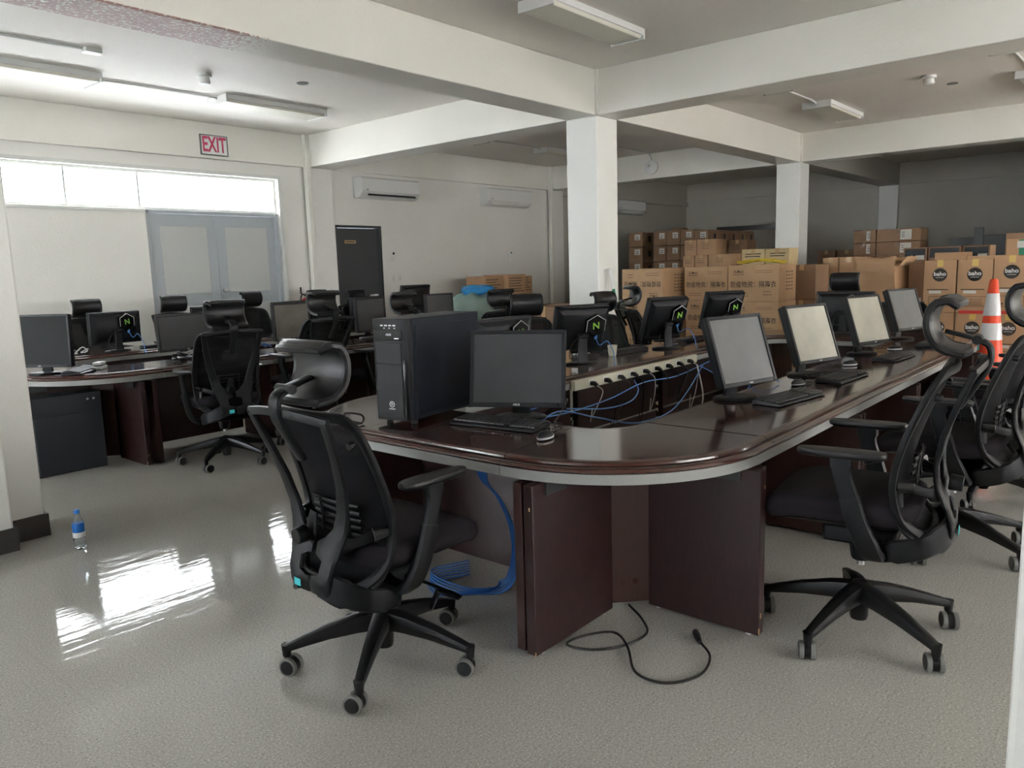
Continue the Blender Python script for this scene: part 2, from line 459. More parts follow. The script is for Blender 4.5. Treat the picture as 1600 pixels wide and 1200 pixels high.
# exit wall / air conditioner wall with transom, double door and single door openings
TX0, TX1, TZ0, TZ1 = 2.30, 6.54, 2.33, 2.82
DX0, DX1 = 4.60, 6.52
SX0, SX1, SZ = 7.52, 8.44, 2.20
mb = MB()
mb.b2(WX-0.2, TX0, NY, NY+0.2, 0, CZ)
mb.b2(TX0, TX1, NY, NY+0.2, TZ1, CZ)
mb.b2(TX0, DX0, NY, NY+0.2, 0, TZ0)
mb.b2(TX1, SX0, NY, NY+0.2, 0, CZ)
mb.b2(SX0, SX1, NY, NY+0.2, SZ, CZ)
mb.b2(SX1, 13.15, NY, NY+0.2, 0, CZ)
structure(mb.build('wall_north', 'wall', smooth=False))
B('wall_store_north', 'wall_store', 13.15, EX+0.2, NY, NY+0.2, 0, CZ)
B('wall_store_partition', 'wall_store', 13.0, 13.15, SY_, -0.45, 0, CZ)  # unseen wall added to keep south window daylight out of the store bay
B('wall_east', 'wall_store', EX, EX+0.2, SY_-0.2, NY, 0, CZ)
# west wall with two big windows (behind the camera, left)
def wall_w(name, axis, plane, out, a0, a1, wins, z0=0.9, z1=2.6):
    mb = MB(); cur = a0
    p0, p1 = (plane, plane+out) if out > 0 else (plane+out, plane)
    def seg(u0, u1, za, zb):
        if u1-u0 < 1e-4: return
        if axis == 'X': mb.b2(u0, u1, p0, p1, za, zb)
        else: mb.b2(p0, p1, u0, u1, za, zb)
    for u0, u1 in wins:
        seg(cur, u0, 0, CZ); seg(u0, u1, 0, z0); seg(u0, u1, z1, CZ); cur = u1
    seg(cur, a1, 0, CZ)
    structure(mb.build(name, 'wall', smooth=False))
wall_w('wall_west', 'Y', WX, -0.2, SY_, NY, [(-0.2, 3.4), (5.6, 9.2)])
wall_w('wall_south', 'X', SY_, -0.2, WX-0.2, EX+0.2, [(1.4, 5.8), (7.8, 12.2)])
nwin = 0
def window_frame(axis, plane, u0, u1, z0, z1, mull, t=0.06):
    global nwin
    nwin += 1
    mb = MB()
    def seg(a, b, za, zb, w=0.035):
        if axis == 'X': mb.b2(a, b, plane-w, plane+w, za, zb)
        else: mb.b2(plane-w, plane+w, a, b, za, zb)
    seg(u0, u1, z0, z0+t); seg(u0, u1, z1-t, z1); seg(u0, u0+t, z0+t, z1-t); seg(u1-t, u1, z0+t, z1-t)
    for m_ in mull: seg(m_-t*0.4, m_+t*0.4, z0+t, z1-t)
    fr = structure(mb.build('window_%d' % nwin, 'frame', smooth=False, bevel=0.004))
    g = MB()
    if axis == 'X': g.b2(u0+t, u1-t, plane+0.028, plane+0.032, z0+t, z1-t)
    else: g.b2(plane-0.032, plane-0.028, u0+t, u1-t, z0+t, z1-t)
    g.build('pane', 'glass', fr, smooth=False)
    return fr
window_frame('X', NY+0.10, TX0, TX1, TZ0, TZ1, [3.05, 3.71, 4.57], t=0.035)
window_frame('Y', WX-0.1, -0.2, 3.4, 0.9, 2.6, [1.0, 2.2])
window_frame('Y', WX-0.1, 5.6, 9.2, 0.9, 2.6, [6.8, 8.0])
window_frame('X', SY_-0.1, 1.4, 5.8, 0.9, 2.6, [2.9, 4.35])
window_frame('X', SY_-0.1, 7.8, 12.2, 0.9, 2.6, [9.3, 10.75])
# transom casing proud of the wall
mb = MB()
mb.b2(TX0, TX1+0.05, NY-0.025, NY, TZ1, TZ1+0.045); mb.b2(TX1, TX1+0.05, NY-0.025, NY, 0, TZ1)
mb.b2(TX0, DX0, NY-0.02, NY, TZ0-0.035, TZ0)
structure(mb.build('trim_1', 'frame', smooth=False, bevel=0.004))
# columns
ncol = 0
def column(x0, y0, sx=HW, sy=HW, z1=BZ):
    global ncol
    ncol += 1
    o = B('trim_column_%d' % ncol, 'column', x0, x0+sx, y0, y0+sy, 0, z1, bevel=0.012)
    return o
for (x, y) in ((7.05, YN), (12.95, YN)): column(x, y)
column(0.62, YN-0.02, 0.68, 0.42)            # left foreground pillar
column(1.30, YN+0.12, 0.20, 0.30)            # set-back strip of the left pillar
column(1.45, -0.35, 0.40, 0.507)             # right foreground pillar
column(7.05, 9.86, 0.40, 0.09); column(12.95, 9.86, 0.40, 0.09)
column(EX-0.08, YN+0.0, 0.08, 0.40)
for y in (0.0,): 
    column(12.95, -0.45, 0.4, 0.4); column(7.05, -0.45, 0.4, 0.4)
B('trim_2', 'beam', -4.85, 7.05, 9.89, NY, BZ, CZ, bevel=0.006)
B('trim_3', 'beam', 7.45, 12.95, 9.89, NY, BZ, CZ, bevel=0.006)
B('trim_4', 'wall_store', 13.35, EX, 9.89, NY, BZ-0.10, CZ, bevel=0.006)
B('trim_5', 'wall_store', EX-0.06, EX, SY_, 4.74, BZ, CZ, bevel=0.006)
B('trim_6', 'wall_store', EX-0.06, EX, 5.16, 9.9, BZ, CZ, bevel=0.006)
# beams
B('trim_beam_1', 'beamworn', WX, 7.05, YN, YN+HW, BZ, CZ, bevel=0.01)
B('trim_beam_2', 'beam', 7.45, 12.95, YN, YN+HW, BZ, CZ, bevel=0.01)
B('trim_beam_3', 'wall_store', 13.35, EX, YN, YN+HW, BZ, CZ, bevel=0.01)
for i, x in enumerate((7.05, 12.95)):
    B('trim_beam_%d' % (4+i), 'beam', x+0.0, x+HW, YN+HW, NY-0.05, BZ, CZ, bevel=0.01)
    B('trim_beam_%d' % (6+i), 'beam', x, x+HW, SY_, YN, BZ, CZ, bevel=0.01)
    B('trim_beam_%d' % (8+i), 'beam', x-0.0, x+HW, YN, YN+HW, BZ, CZ, bevel=0.01)
B('trim_beam_10', 'beam', 1.09, 1.49, SY_, YN, BZ, CZ, bevel=0.01)
# slim vertical joints beside the beam ends
mb = MB()
for x, y in ((7.02, YN-0.03), (12.92, YN-0.03)): mb.b2(x, x+0.06, y, y+0.06, BZ, CZ)
for x in (6.97, 12.88): mb.b2(x, x+0.085, 9.82, 9.90, 0, CZ)
structure(mb.build('trim_7', 'beam', smooth=False, bevel=0.008))
# baseboards of the left pillar
mb = MB(); mb.b2(0.60, 1.30, YN-0.035, YN-0.02, 0, 0.13); mb.b2(0.605, 0.62, YN-0.03, YN+0.4, 0, 0.13)
mb.b2(1.30, 1.515, YN+0.105, YN+0.12, 0, 0.13); mb.b2(1.5, 1.515, YN+0.12, YN+0.42, 0, 0.13); mb.b2(1.30, 1.312, YN-0.035, YN+0.12, 0, 0.13)
structure(mb.build('baseboard_pillar', 'baseboard', smooth=False))
mb = MB(); mb.b2(WX, DX0, NY-0.012, NY, 0, 0.12); mb.b2(SX1, 12.95, NY-0.012, NY, 0, 0.12); mb.b2(6.6, 7.05, NY-0.012, NY, 0, 0.12)
structure(mb.build('baseboard_north', 'baseboard', smooth=False))
B('baseboard_east', 'baseboard', EX-0.012, EX, SY_, NY, 0, 0.12)

# double door
mid = (DX0+DX1)/2
mb = MB(); mb.b2(DX0, DX0+0.05, NY+0.02, NY+0.12, 0, TZ0); mb.b2(DX1-0.05, DX1, NY+0.0, NY+0.12, 0, TZ0); mb.b2(DX0, DX1, NY+0.02, NY+0.12, TZ0-0.04, TZ0)
d0 = structure(mb.build('door_1', 'door_blue', smooth=False, bevel=0.004))
for k, (a, b) in enumerate(((DX0+0.055, mid-0.004), (mid+0.004, DX1-0.055))):
    lf = MB(); lf.b2(a, b, NY+0.05, NY+0.09, 0.01, TZ0-0.045)
    leaf = lf.build('door_leaf', 'door_blue', d0, smooth=False, bevel=0.004)
    for z0, z1 in ((1.24, 2.13), (0.25, 1.08)):
        MB().b2(a+0.13, b-0.13, NY+0.040, NY+0.052, z0, z1).build('inset_panel', 'door_panel', leaf, smooth=False, bevel=0.006)
    if k == 1:
        MB().lathe([(0.0, 0), (0.028, 0.0), (0.028, -0.01), (0.018, -0.03), (0.026, -0.05), (0.0, -0.06)], (a+0.05, NY+0.045, 1.27), 16, 'Y').build('door_knob', 'steel', leaf)
# single dark door
mb = MB(); mb.b2(SX0, SX0+0.035, NY, NY+0.12, 0, SZ); mb.b2(SX1-0.035, SX1, NY, NY+0.12, 0, SZ); mb.b2(SX0, SX1, NY, NY+0.12, SZ-0.035, SZ)
d1 = structure(mb.build('door_2', 'door_dark', smooth=False, bevel=0.003))
leaf = MB().b2(SX0+0.04, SX1-0.04, NY+0.075, NY+0.115, 0.01, SZ-0.04).build('door_leaf', 'door_dark', d1, smooth=False, bevel=0.003)
MB().b2(7.74, 7.96, NY+0.066, NY+0.076, 1.92, 1.97).build('name_plate', 'tape', leaf, smooth=False)
MB().b2(7.76, 7.94, NY+0.064, NY+0.067, 1.938, 1.952).build('plate_print', 'print_dark', leaf, smooth=False)
_lh = MB().cyl((8.30, NY+0.075, 1.08), (8.30, NY+0.02, 1.08), 0.02); _lh.box((8.24, NY+0.02, 1.085), (0.16, 0.02, 0.022)); _lh.build('door_handle', 'white', leaf)

# exit sign
ex = thing('exit_sign', 'white exit sign with red letters on the wall above the transom', 'sign', (5.565, NY-0.075, 3.19))
MB().box((0, 0, 0), (0.37, 0.03, 0.25)).build('sign_plate', 'white', ex, bevel=0.004)
fr = MB()
for z in (-0.125, 0.125): fr.box((0, -0.012, z), (0.385, 0.02, 0.012))
for x in (-0.188, 0.188): fr.box((x, -0.012, 0), (0.012, 0.02, 0.26))
fr.build('sign_frame', 'tread', ex)
text('EXIT', 0.275, 'magenta', ex, (0, -0.016, 0.0), (0, -1, 0), name='exit_letters', sx=0.60)

# split air conditioners
def aircon(x0, x1, open_, label):
    w = x1-x0
    t = thing('air_conditioner', label, 'air conditioner', ((x0+x1)/2, NY, 2.62), 0, 'air conditioners on the north wall')
    pr = [(0, 0.0), (0, 0.32), (-0.19, 0.32), (-0.215, 0.30), (-0.22, 0.10), (-0.16, 0.02), (-0.10, 0.0)]
    MB().loft([[V(s*w/2, y, z) for y, z in pr] for s in (-1, 1)]).build('body', 'white', t, bevel=0.008)
    MB().box((0, -0.222, 0.20), (w-0.03, 0.008, 0.19)).build('front_cover', 'white', t, bevel=0.003)
    if open_:
        MB().box((0.02, -0.192, 0.062), (w-0.22, 0.012, 0.05), m=Matrix.Rotation(-0.65, 3, 'X')).build('air_slot', 'gloss', t)
        MB().box((0.02, -0.205, 0.03), (w-0.2, 0.05, 0.006), m=Matrix.Rotation(0.5, 3, 'X')).build('louver', 'white', t)
    else:
        MB().box((0.02, -0.195, 0.055), (w-0.2, 0.008, 0.085), m=Matrix.Rotation(-0.65, 3, 'X')).build('louver', 'frame', t, bevel=0.002)
    MB().box((-w/2+0.1, -0.228, 0.125), (0.03, 0.004, 0.012)).build('logo', 'print_dark', t)
aircon(7.92, 9.14, True, 'white wall air conditioner with open louver, above the dark door')
aircon(10.86, 12.14, False, 'white wall air conditioner with closed louver, right of the open one')
aircon(15.3, 16.5, False, 'wall air conditioner in the dark store bay behind the columns')
# remotes and switches
for (x, lb) in ((8.66, 'white remote holder on the wall right of the dark door'), (11.69, 'white remote holder on the wall under the closed air conditioner')):
    t = thing('remote_control', lb, 'remote', (x, NY, 1.63), 0, 'remotes on the north wall')
    MB().box((0, -0.012, 0.075), (0.055, 0.024, 0.16)).build('remote_body', 'white', t, bevel=0.004)
    MB().box((0, -0.025, 0.125), (0.038, 0.003, 0.035)).build('display', 'gloss', t)
for x, lb in ((8.65, 'left white switch plate low beside the dark door'), (8.79, 'right white switch plate low beside the dark door')):
    t = thing('light_switch', lb, 'switch', (x, NY, 1.34), 0, 'switch plates by the dark door')
    MB().box((0, -0.005, 0), (0.075, 0.01, 0.12)).build('switch_plate', 'white', t, bevel=0.003)
    MB().box((0, -0.012, 0), (0.03, 0.006, 0.06)).build('rocker', 'cream', t, bevel=0.002)

# ceiling fixtures
def lamp(x0, x1, y0, y1, label, z=CZ):
    w, d = x1-x0, y1-y0
    t = thing('ceiling_light', label, 'ceiling light', ((x0+x1)/2, (y0+y1)/2, z), 0, 'ceiling lights, switched off')
    pr = [(-d/2, -0.045), (-d/2+0.02, -0.015), (-d*0.22, 0), (d*0.22, 0), (d/2-0.02, -0.015), (d/2, -0.045)]
    MB().loft([[V(s*w/2, y, zz) for y, zz in [(-d/2, 0), (d/2, 0), (d/2, -0.055), (-d/2, -0.055)]] for s in (-1, 1)]).build('housing', 'white', t, bevel=0.004)
    MB().loft([[V(s*(w/2-0.02), y, zz) for y, zz in [(-d/2+0.012, -0.05), (d/2-0.012, -0.05), (d/2-0.03, -0.082), (-d/2+0.03, -0.082)]] for s in (-1, 1)]).build('diffuser', 'diffuser', t, bevel=0.006)
    for s in (-1, 1): MB().box((s*(w/2-0.008), 0, -0.045), (0.02, d+0.004, 0.085)).build('end_cap', 'white', t, bevel=0.003)
lamp(2.15, 3.50, 8.20, 8.62, 'long white ceiling light at the left edge above the transom')
lamp(4.82, 6.18, 8.20, 8.60, 'long white ceiling light hanging right of the exit sign')
lamp(4.88, 6.20, 3.66, 4.00, 'large white ceiling light nearest the camera at the top middle')
lamp(10.55, 11.92, 3.50, 3.87, 'ceiling light beside the second column, right of the front beam')
lamp(8.05, 9.33, 3.52, 3.88, 'ceiling light partly hidden behind the cross beam, left of its neighbour')
lamp(10.68, 12.0, 1.18, 1.52, 'ceiling light cut off by the right edge of the photo')
lamp(8.0, 9.3, 1.20, 1.56, 'ceiling light behind the cross beam at the upper right corner')
lamp(8.0, 9.3, 8.25, 8.6, 'ceiling light in the bay in front of the air conditioners, left one')
lamp(10.75, 12.0, 8.25, 8.55, 'ceiling light in the bay in front of the air conditioners, right one')
lamp(14.2, 15.4, 6.9, 7.25, 'ceiling light in the dark bay left of the second column')
lamp(14.4, 15.6, 2.0, 2.35, 'ceiling light in the dark bay right of the second column')
def conduit(pts, label, r=0.012):
    tag(MB().tube(catmull(pts, 6), r, 8).build('ceiling_conduit', 'white'), label, 'conduit')
conduit([(3.50, 8.42, CZ-0.03), (3.6, 8.41, CZ-0.015), (4.7, 8.40, CZ-0.015), (4.82, 8.40, CZ-0.03)], 'pale conduit linking the two ceiling lights above the transom')
conduit([(1.5, 7.45, CZ-0.013), (2.6, 7.43, CZ-0.013), (3.02, 7.42, CZ-0.013)], 'pale conduit running in from the left to a small junction box')
conduit([(9.33, 3.70, CZ-0.03), (9.5, 3.70, CZ-0.013), (10.4, 3.69, CZ-0.013), (10.55, 3.69, CZ-0.03)], 'white conduit between two ceiling lights left of the second column')
conduit([(9.3, 8.42, CZ-0.03), (9.5, 8.41, CZ-0.013), (10.6, 8.40, CZ-0.013), (10.75, 8.40, CZ-0.03)], 'white conduit between two ceiling lights before the air conditioners')
conduit([(9.3, 1.38, CZ-0.03), (9.6, 1.38, CZ-0.013), (10.5, 1.36, CZ-0.013), (10.68, 1.36, CZ-0.03)], 'white conduit at the upper right corner between ceiling lights')
conduit([(10.8, 7.4, CZ-0.013), (12.3, 7.45, CZ-0.013), (12.8, 7.5, CZ-0.02), (12.925, 7.5, CZ-0.12), (12.93, 7.5, 3.27)], 'white conduit bending down the beam to a round detector')
t = MB().box((3.10, 7.42, CZ-0.02), (0.14, 0.1, 0.04)).build('junction_box', 'white', bevel=0.004); tag(t, 'small white ceiling junction box at the upper left', 'junction box')
def detector(x, y, label):
    t = thing('smoke_detector', label, 'smoke detector', (x, y, CZ), 0, 'smoke detectors on the ceiling')
    MB().lathe([(0, 0), (0.075, 0), (0.075, -0.03), (0.065, -0.035)], n=24).build('mount', 'white', t)
    MB().lathe([(0.05, -0.03), (0.055, -0.05), (0.06, -0.085), (0.045, -0.10), (0, -0.102)], n=24).build('sensor_head', 'white', t)
detector(4.23, 7.58, 'white smoke detector on the ceiling between the left ceiling lights')
detector(10.15, 2.28, 'white smoke detector on the ceiling at the upper right')
t = thing('smoke_detector', 'round white detector on the side of the far beam', 'smoke detector', (12.93, 7.5, 3.22))
MB().lathe([(0, 0.015), (0.13, 0.0), (0.13, -0.03), (0.08, -0.055), (0, -0.06)], n=28, axis='X').build('detector_body', 'white', t)
MB().lathe([(0, -0.055), (0.025, -0.056), (0.02, -0.07), (0, -0.072)], (0, 0.03, 0.03), n=16, axis='X').build('indicator', 'frame', t)
for x, y, lb in ((5.17, 7.25, 'small flat ceiling plate in front of the exit sign light'), (10.80, 2.17, 'small flat ceiling plate beside the right smoke detector')):
    tag(MB().lathe([(0, 0), (0.06, 0), (0.06, -0.008), (0, -0.01)], (x, y, CZ)).build('ceiling_plate', 'tread'), lb, 'ceiling plate')

# ------------------------------------------------------------------ conference desk rings
TOPZ = 0.755
mold_prof = [(-0.075, 0.755), (-0.056, 0.756), (-0.044, 0.754), (-0.036, 0.748), (-0.034, 0.741), (-0.036, 0.738), (-0.030, 0.7385), (-0.017, 0.739), (-0.008, 0.736), (-0.002, 0.730), (0.0, 0.724), (-0.003, 0.719), (-0.010, 0.717), (-0.075, 0.717)]
fascia_prof = [(-0.004, 0.7165), (-0.004, 0.679), (-0.03, 0.679), (-0.03, 0.7165)]
D = 0.64
def T_(ox, oy, sx, sy, swap=False):
    def f(x, y):
        if swap: x, y = y, x
        return (ox+sx*x, oy+sy*y)
    return f
def path_tf(T, path):
    o = T(0, 0); out = []
    for x, y, nx, ny in path:
        p = T(x, y); q = T(nx, ny)
        out.append((p[0], p[1], q[0]-o[0], q[1]-o[1]))
    return out
def desk_shell(t, T, outer, inner):
    g = 0.074
    outer = path_tf(T, outer); inner = path_tf(T, inner)
    poly = [(x-nx*g, y-ny*g) for x, y, nx, ny in outer] + [(x-nx*g, y-ny*g) for x, y, nx, ny in inner[::-1]]
    MB().prism(poly, 0.716, TOPZ).build('worktop', 'top', t, smooth=False)
    MB().sweep2(outer, mold_prof).build('edge_molding', 'mold', t)
    MB().sweep2(inner, mold_prof).build('edge_molding', 'mold', t)
    MB().sweep2(outer, fascia_prof).build('fascia', 'fascia', t)
    MB().sweep2(inner, fascia_prof).build('fascia', 'fascia', t)
def pbox(T, x0, x1, y0, y1, z0, z1):
    a = T(x0, y0); b = T(x1, y1)
    return MB().b2(min(a[0], b[0]), max(a[0], b[0]), min(a[1], b[1]), max(a[1], b[1]), z0, z1)
def ring_corner(T, label, group, Sx, Syo, Syi, detail=True):
    t = thing('curved_desk_section', label, 'desk', (0, 0, 0), 0, group)
    R = 0.70; r = 0.15; g = 0.0015
    outer = [(0, Syo-g, -1, 0)] if Syo > R else []
    for i in range(21):
        a = PI + (PI/2)*i/20
        outer.append((R+R*math.cos(a), R+R*math.sin(a), math.cos(a), math.sin(a)))
    outer.append((Sx-g, 0, 0, -1))
    inner = [(D, max(Syi, D+r+0.01)-g, 1, 0)]
    for i in range(11):
        a = PI + (PI/2)*i/10
        inner.append((D+r+r*math.cos(a), D+r+r*math.sin(a), -math.cos(a), -math.sin(a)))
    if Sx > D+r+0.01: inner.append((Sx-g, D, 0, 1))
    desk_shell(t, T, outer, inner)
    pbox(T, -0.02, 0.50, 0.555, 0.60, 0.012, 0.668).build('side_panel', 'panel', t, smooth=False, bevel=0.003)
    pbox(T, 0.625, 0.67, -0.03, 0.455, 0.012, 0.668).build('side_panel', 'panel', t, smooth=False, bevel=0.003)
    a, b = T(0.50, 0.585), T(0.64, 0.455)
    d = Vector((b[0]-a[0], b[1]-a[1])); L = d.length
    m = MB().box(((a[0]+b[0])/2, (a[1]+b[1])/2, 0.35), (L, 0.02, 0.64), rz=math.atan2(d.y, d.x))
    m.build('inner_post', 'panel_edge', t, smooth=False)
    if detail:
        for (x, y) in ((0.10, 0.553), (0.623, 0.10)):
            p = T(x, y)
            if x < 0.5: q = pbox(T, x-0.05, x+0.07, y-0.012, y, 0.62, 0.668)
            else: q = pbox(T, x-0.012, x, y-0.05, y+0.07, 0.62, 0.668)
            q.build('corner_bracket', 'door_dark', t, smooth=False, bevel=0.002)
        for k in range(2):
            u = 0.35+0.3*k; pa = (a[0]+(b[0]-a[0])*u, a[1]+(b[1]-a[1])*u)
            nn = Vector((-(T(1, 1)[0]-T(0, 0)[0]), -(T(1, 1)[1]-T(0, 0)[1]), 0)).normalized()
            c = Vector((pa[0], pa[1], 0.12)) + nn*0.0105
            MB().cyl(c, c+nn*0.002, 0.012, n=14).build('hole_cap', 'mold', t)
        fm = MB()
        for x, y in ((0.04, 0.577), (0.45, 0.577), (0.648, 0.02), (0.648, 0.42)):
            p = T(x, y); fm.cyl((p[0], p[1], 0), (p[0], p[1], 0.013), 0.012, n=10)
        fm.build('glide_feet', 'white', t)
        # chipped edges on the front panels
        ch = MB()
        for x, y, z in ((-0.021, 0.557, 0.02), (-0.021, 0.57, 0.58), (0.627, -0.031, 0.03), (0.66, -0.031, 0.60), (0.64, -0.031, 0.09)):
            p = T(x, y); ch.box((p[0], p[1], z), (0.004, 0.004, random.uniform(0.01, 0.03)))
        ch.build('edge_chips', 'kraft_b', t)
    return t
def ring_straight(T, u0, u1, label, group, panels=(True, True), skew=(0, 0), po=(0, 0)):
    """runs along local x from u0 to u1, outer edge at y = 0"""
    t = thing('straight_desk_section', label, 'desk', (0, 0, 0), 0, group)
    g = 0.0015
    desk_shell(t, T, [(u0+g-skew[0], 0, 0, -1), (u1-g+skew[1], 0, 0, -1)], [(u0+g, D, 0, 1), (u1-g, D, 0, 1)])
    u0 -= po[0]; u1 += po[1]
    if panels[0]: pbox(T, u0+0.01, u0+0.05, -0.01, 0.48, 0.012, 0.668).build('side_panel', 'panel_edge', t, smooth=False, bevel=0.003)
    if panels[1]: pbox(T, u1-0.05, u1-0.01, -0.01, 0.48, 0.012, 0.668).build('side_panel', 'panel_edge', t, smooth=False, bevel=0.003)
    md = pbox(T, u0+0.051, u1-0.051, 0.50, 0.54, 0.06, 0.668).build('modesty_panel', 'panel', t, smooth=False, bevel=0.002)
    pbox(T, u0+0.06, u1-0.06, 0.541, 0.546, 0.34, 0.352).build('metal_strip', 'steel', md, smooth=False)
    return t
# ring 1 (front): X 2.09..7.76, Y 1.13..3.49
G1 = 'sections of the front conference desk ring'
ax0, ax1, ay0, ay1 = 2.105, 7.76, 1.15, 3.49
ring_corner(T_(ax0, ay0, 1, 1), 'curved mahogany desk end section nearest the camera with open panels below', G1, 0.84, 0.73, 0.80)
ring_corner(T_(ax0, ay1, 1, -1), 'curved desk corner of the front ring behind the black computer tower', G1, 0.84, 0.73, 0.80, False)
ring_corner(T_(ax1, ay0, -1, 1), 'curved desk corner of the front ring at its far right', G1, 0.84, 0.84, 0.84, False)
ring_corner(T_(ax1, ay1, -1, -1), 'curved desk corner of the front ring nearest the stacked cartons', G1, 0.84, 0.84, 0.84, False)
ring_straight(T_(ax0, 0, 1, 1, True), ay0+0.80, ay1-0.80, 'desk section under the wide monitor beside the black computer tower', G1, skew=(0.07, 0.07), po=(0.195, 0.195))
Tn = T_(0, ay0, 1, 1)
for a, b, lb in ((2.93, 4.06, 'right-hand desk section under the nearest tilted monitor'), (4.06, 5.19, 'right-hand desk section under the second tilted monitor'), (5.19, 6.92, 'right-hand desk section under the two farthest tilted monitors')):
    ring_straight(Tn, a, b, lb, G1, po=((0.15, 0) if a < 3 else (0, 0)))
Tf = T_(0, ay1, 1, -1)
for a, b, lb in ((2.93, 4.06, 'far-side desk section at the left end of the cream power strip'), (4.06, 5.19, 'far-side desk section carrying the cream power strip'), (5.19, 6.92, 'far-side desk section before the large white column')):
    ring_straight(Tf, a, b, lb, G1)
ring_straight(T_(ax1, 0, -1, 1, True), ay0+0.84, ay1-0.84, 'desk section closing the far end of the front ring', G1)
# ring 2 (left): X 1.85..9.0, Y 6.02..8.38
G2 = 'sections of the left conference desk ring'
bx0, bx1, by0, by1 = 1.97, 7.70, 6.02, 8.38
ring_corner(T_(bx0, by0, 1, 1), 'curved desk corner of the left ring beside the left pillar', G2, 0.84, 0.84, 0.84)
ring_corner(T_(bx0, by1, 1, -1), 'curved desk corner of the left ring nearest the transom wall', G2, 0.84, 0.84, 0.84, False)
ring_corner(T_(bx1, by0, -1, 1), 'curved desk corner of the left ring behind the computer tower', G2, 0.84, 0.84, 0.84, False)
ring_corner(T_(bx1, by1, -1, -1), 'curved desk corner of the left ring nearest the air conditioner wall', G2, 0.84, 0.84, 0.84, False)
ring_straight(T_(bx0, 0, 1, 1, True), by0+0.84, by1-0.84, 'desk section at the left end of the left ring', G2)
ring_straight(T_(bx1, 0, -1, 1, True), by0+0.84, by1-0.84, 'desk section at the right end of the left ring', G2)
side = ('near', 'far')
for k, (Tq, nm) in enumerate(((T_(0, by0, 1, 1), 'near'), (T_(0, by1, 1, -1), 'far'))):
    for j, (a, b) in enumerate(((2.81, 3.79), (3.79, 4.86), (4.86, 6.0), (6.0, 6.86))):
        ring_straight(Tq, a, b, '%s-side section of the left desk ring, %s from its left corner' % (nm, ('first', 'second', 'third', 'fourth')[j]), G2, po=((0.12, 0) if j == 0 else (0, 0)))
# dark cabinet under the left ring corner
cb = thing('storage_cabinet', 'dark cabinet standing under the curved corner of the left desk ring', 'cabinet', (2.22, 6.34, 0))
MB().b2(-0.28, 0.22, 0.0, 0.22, 0.0, 0.60).build('cabinet_body', 'dark_blue', cb, smooth=False, bevel=0.004)
MB().b2(-0.27, 0.21, -0.016, -0.001, 0.02, 0.45).build('cabinet_door', 'dark_blue', cb, smooth=False, bevel=0.003)
for x in (0.12, 0.165): MB().cyl((x, -0.001, 0.55), (x, -0.006, 0.55), 0.009, n=12).build('keyhole', 'steel', cb)

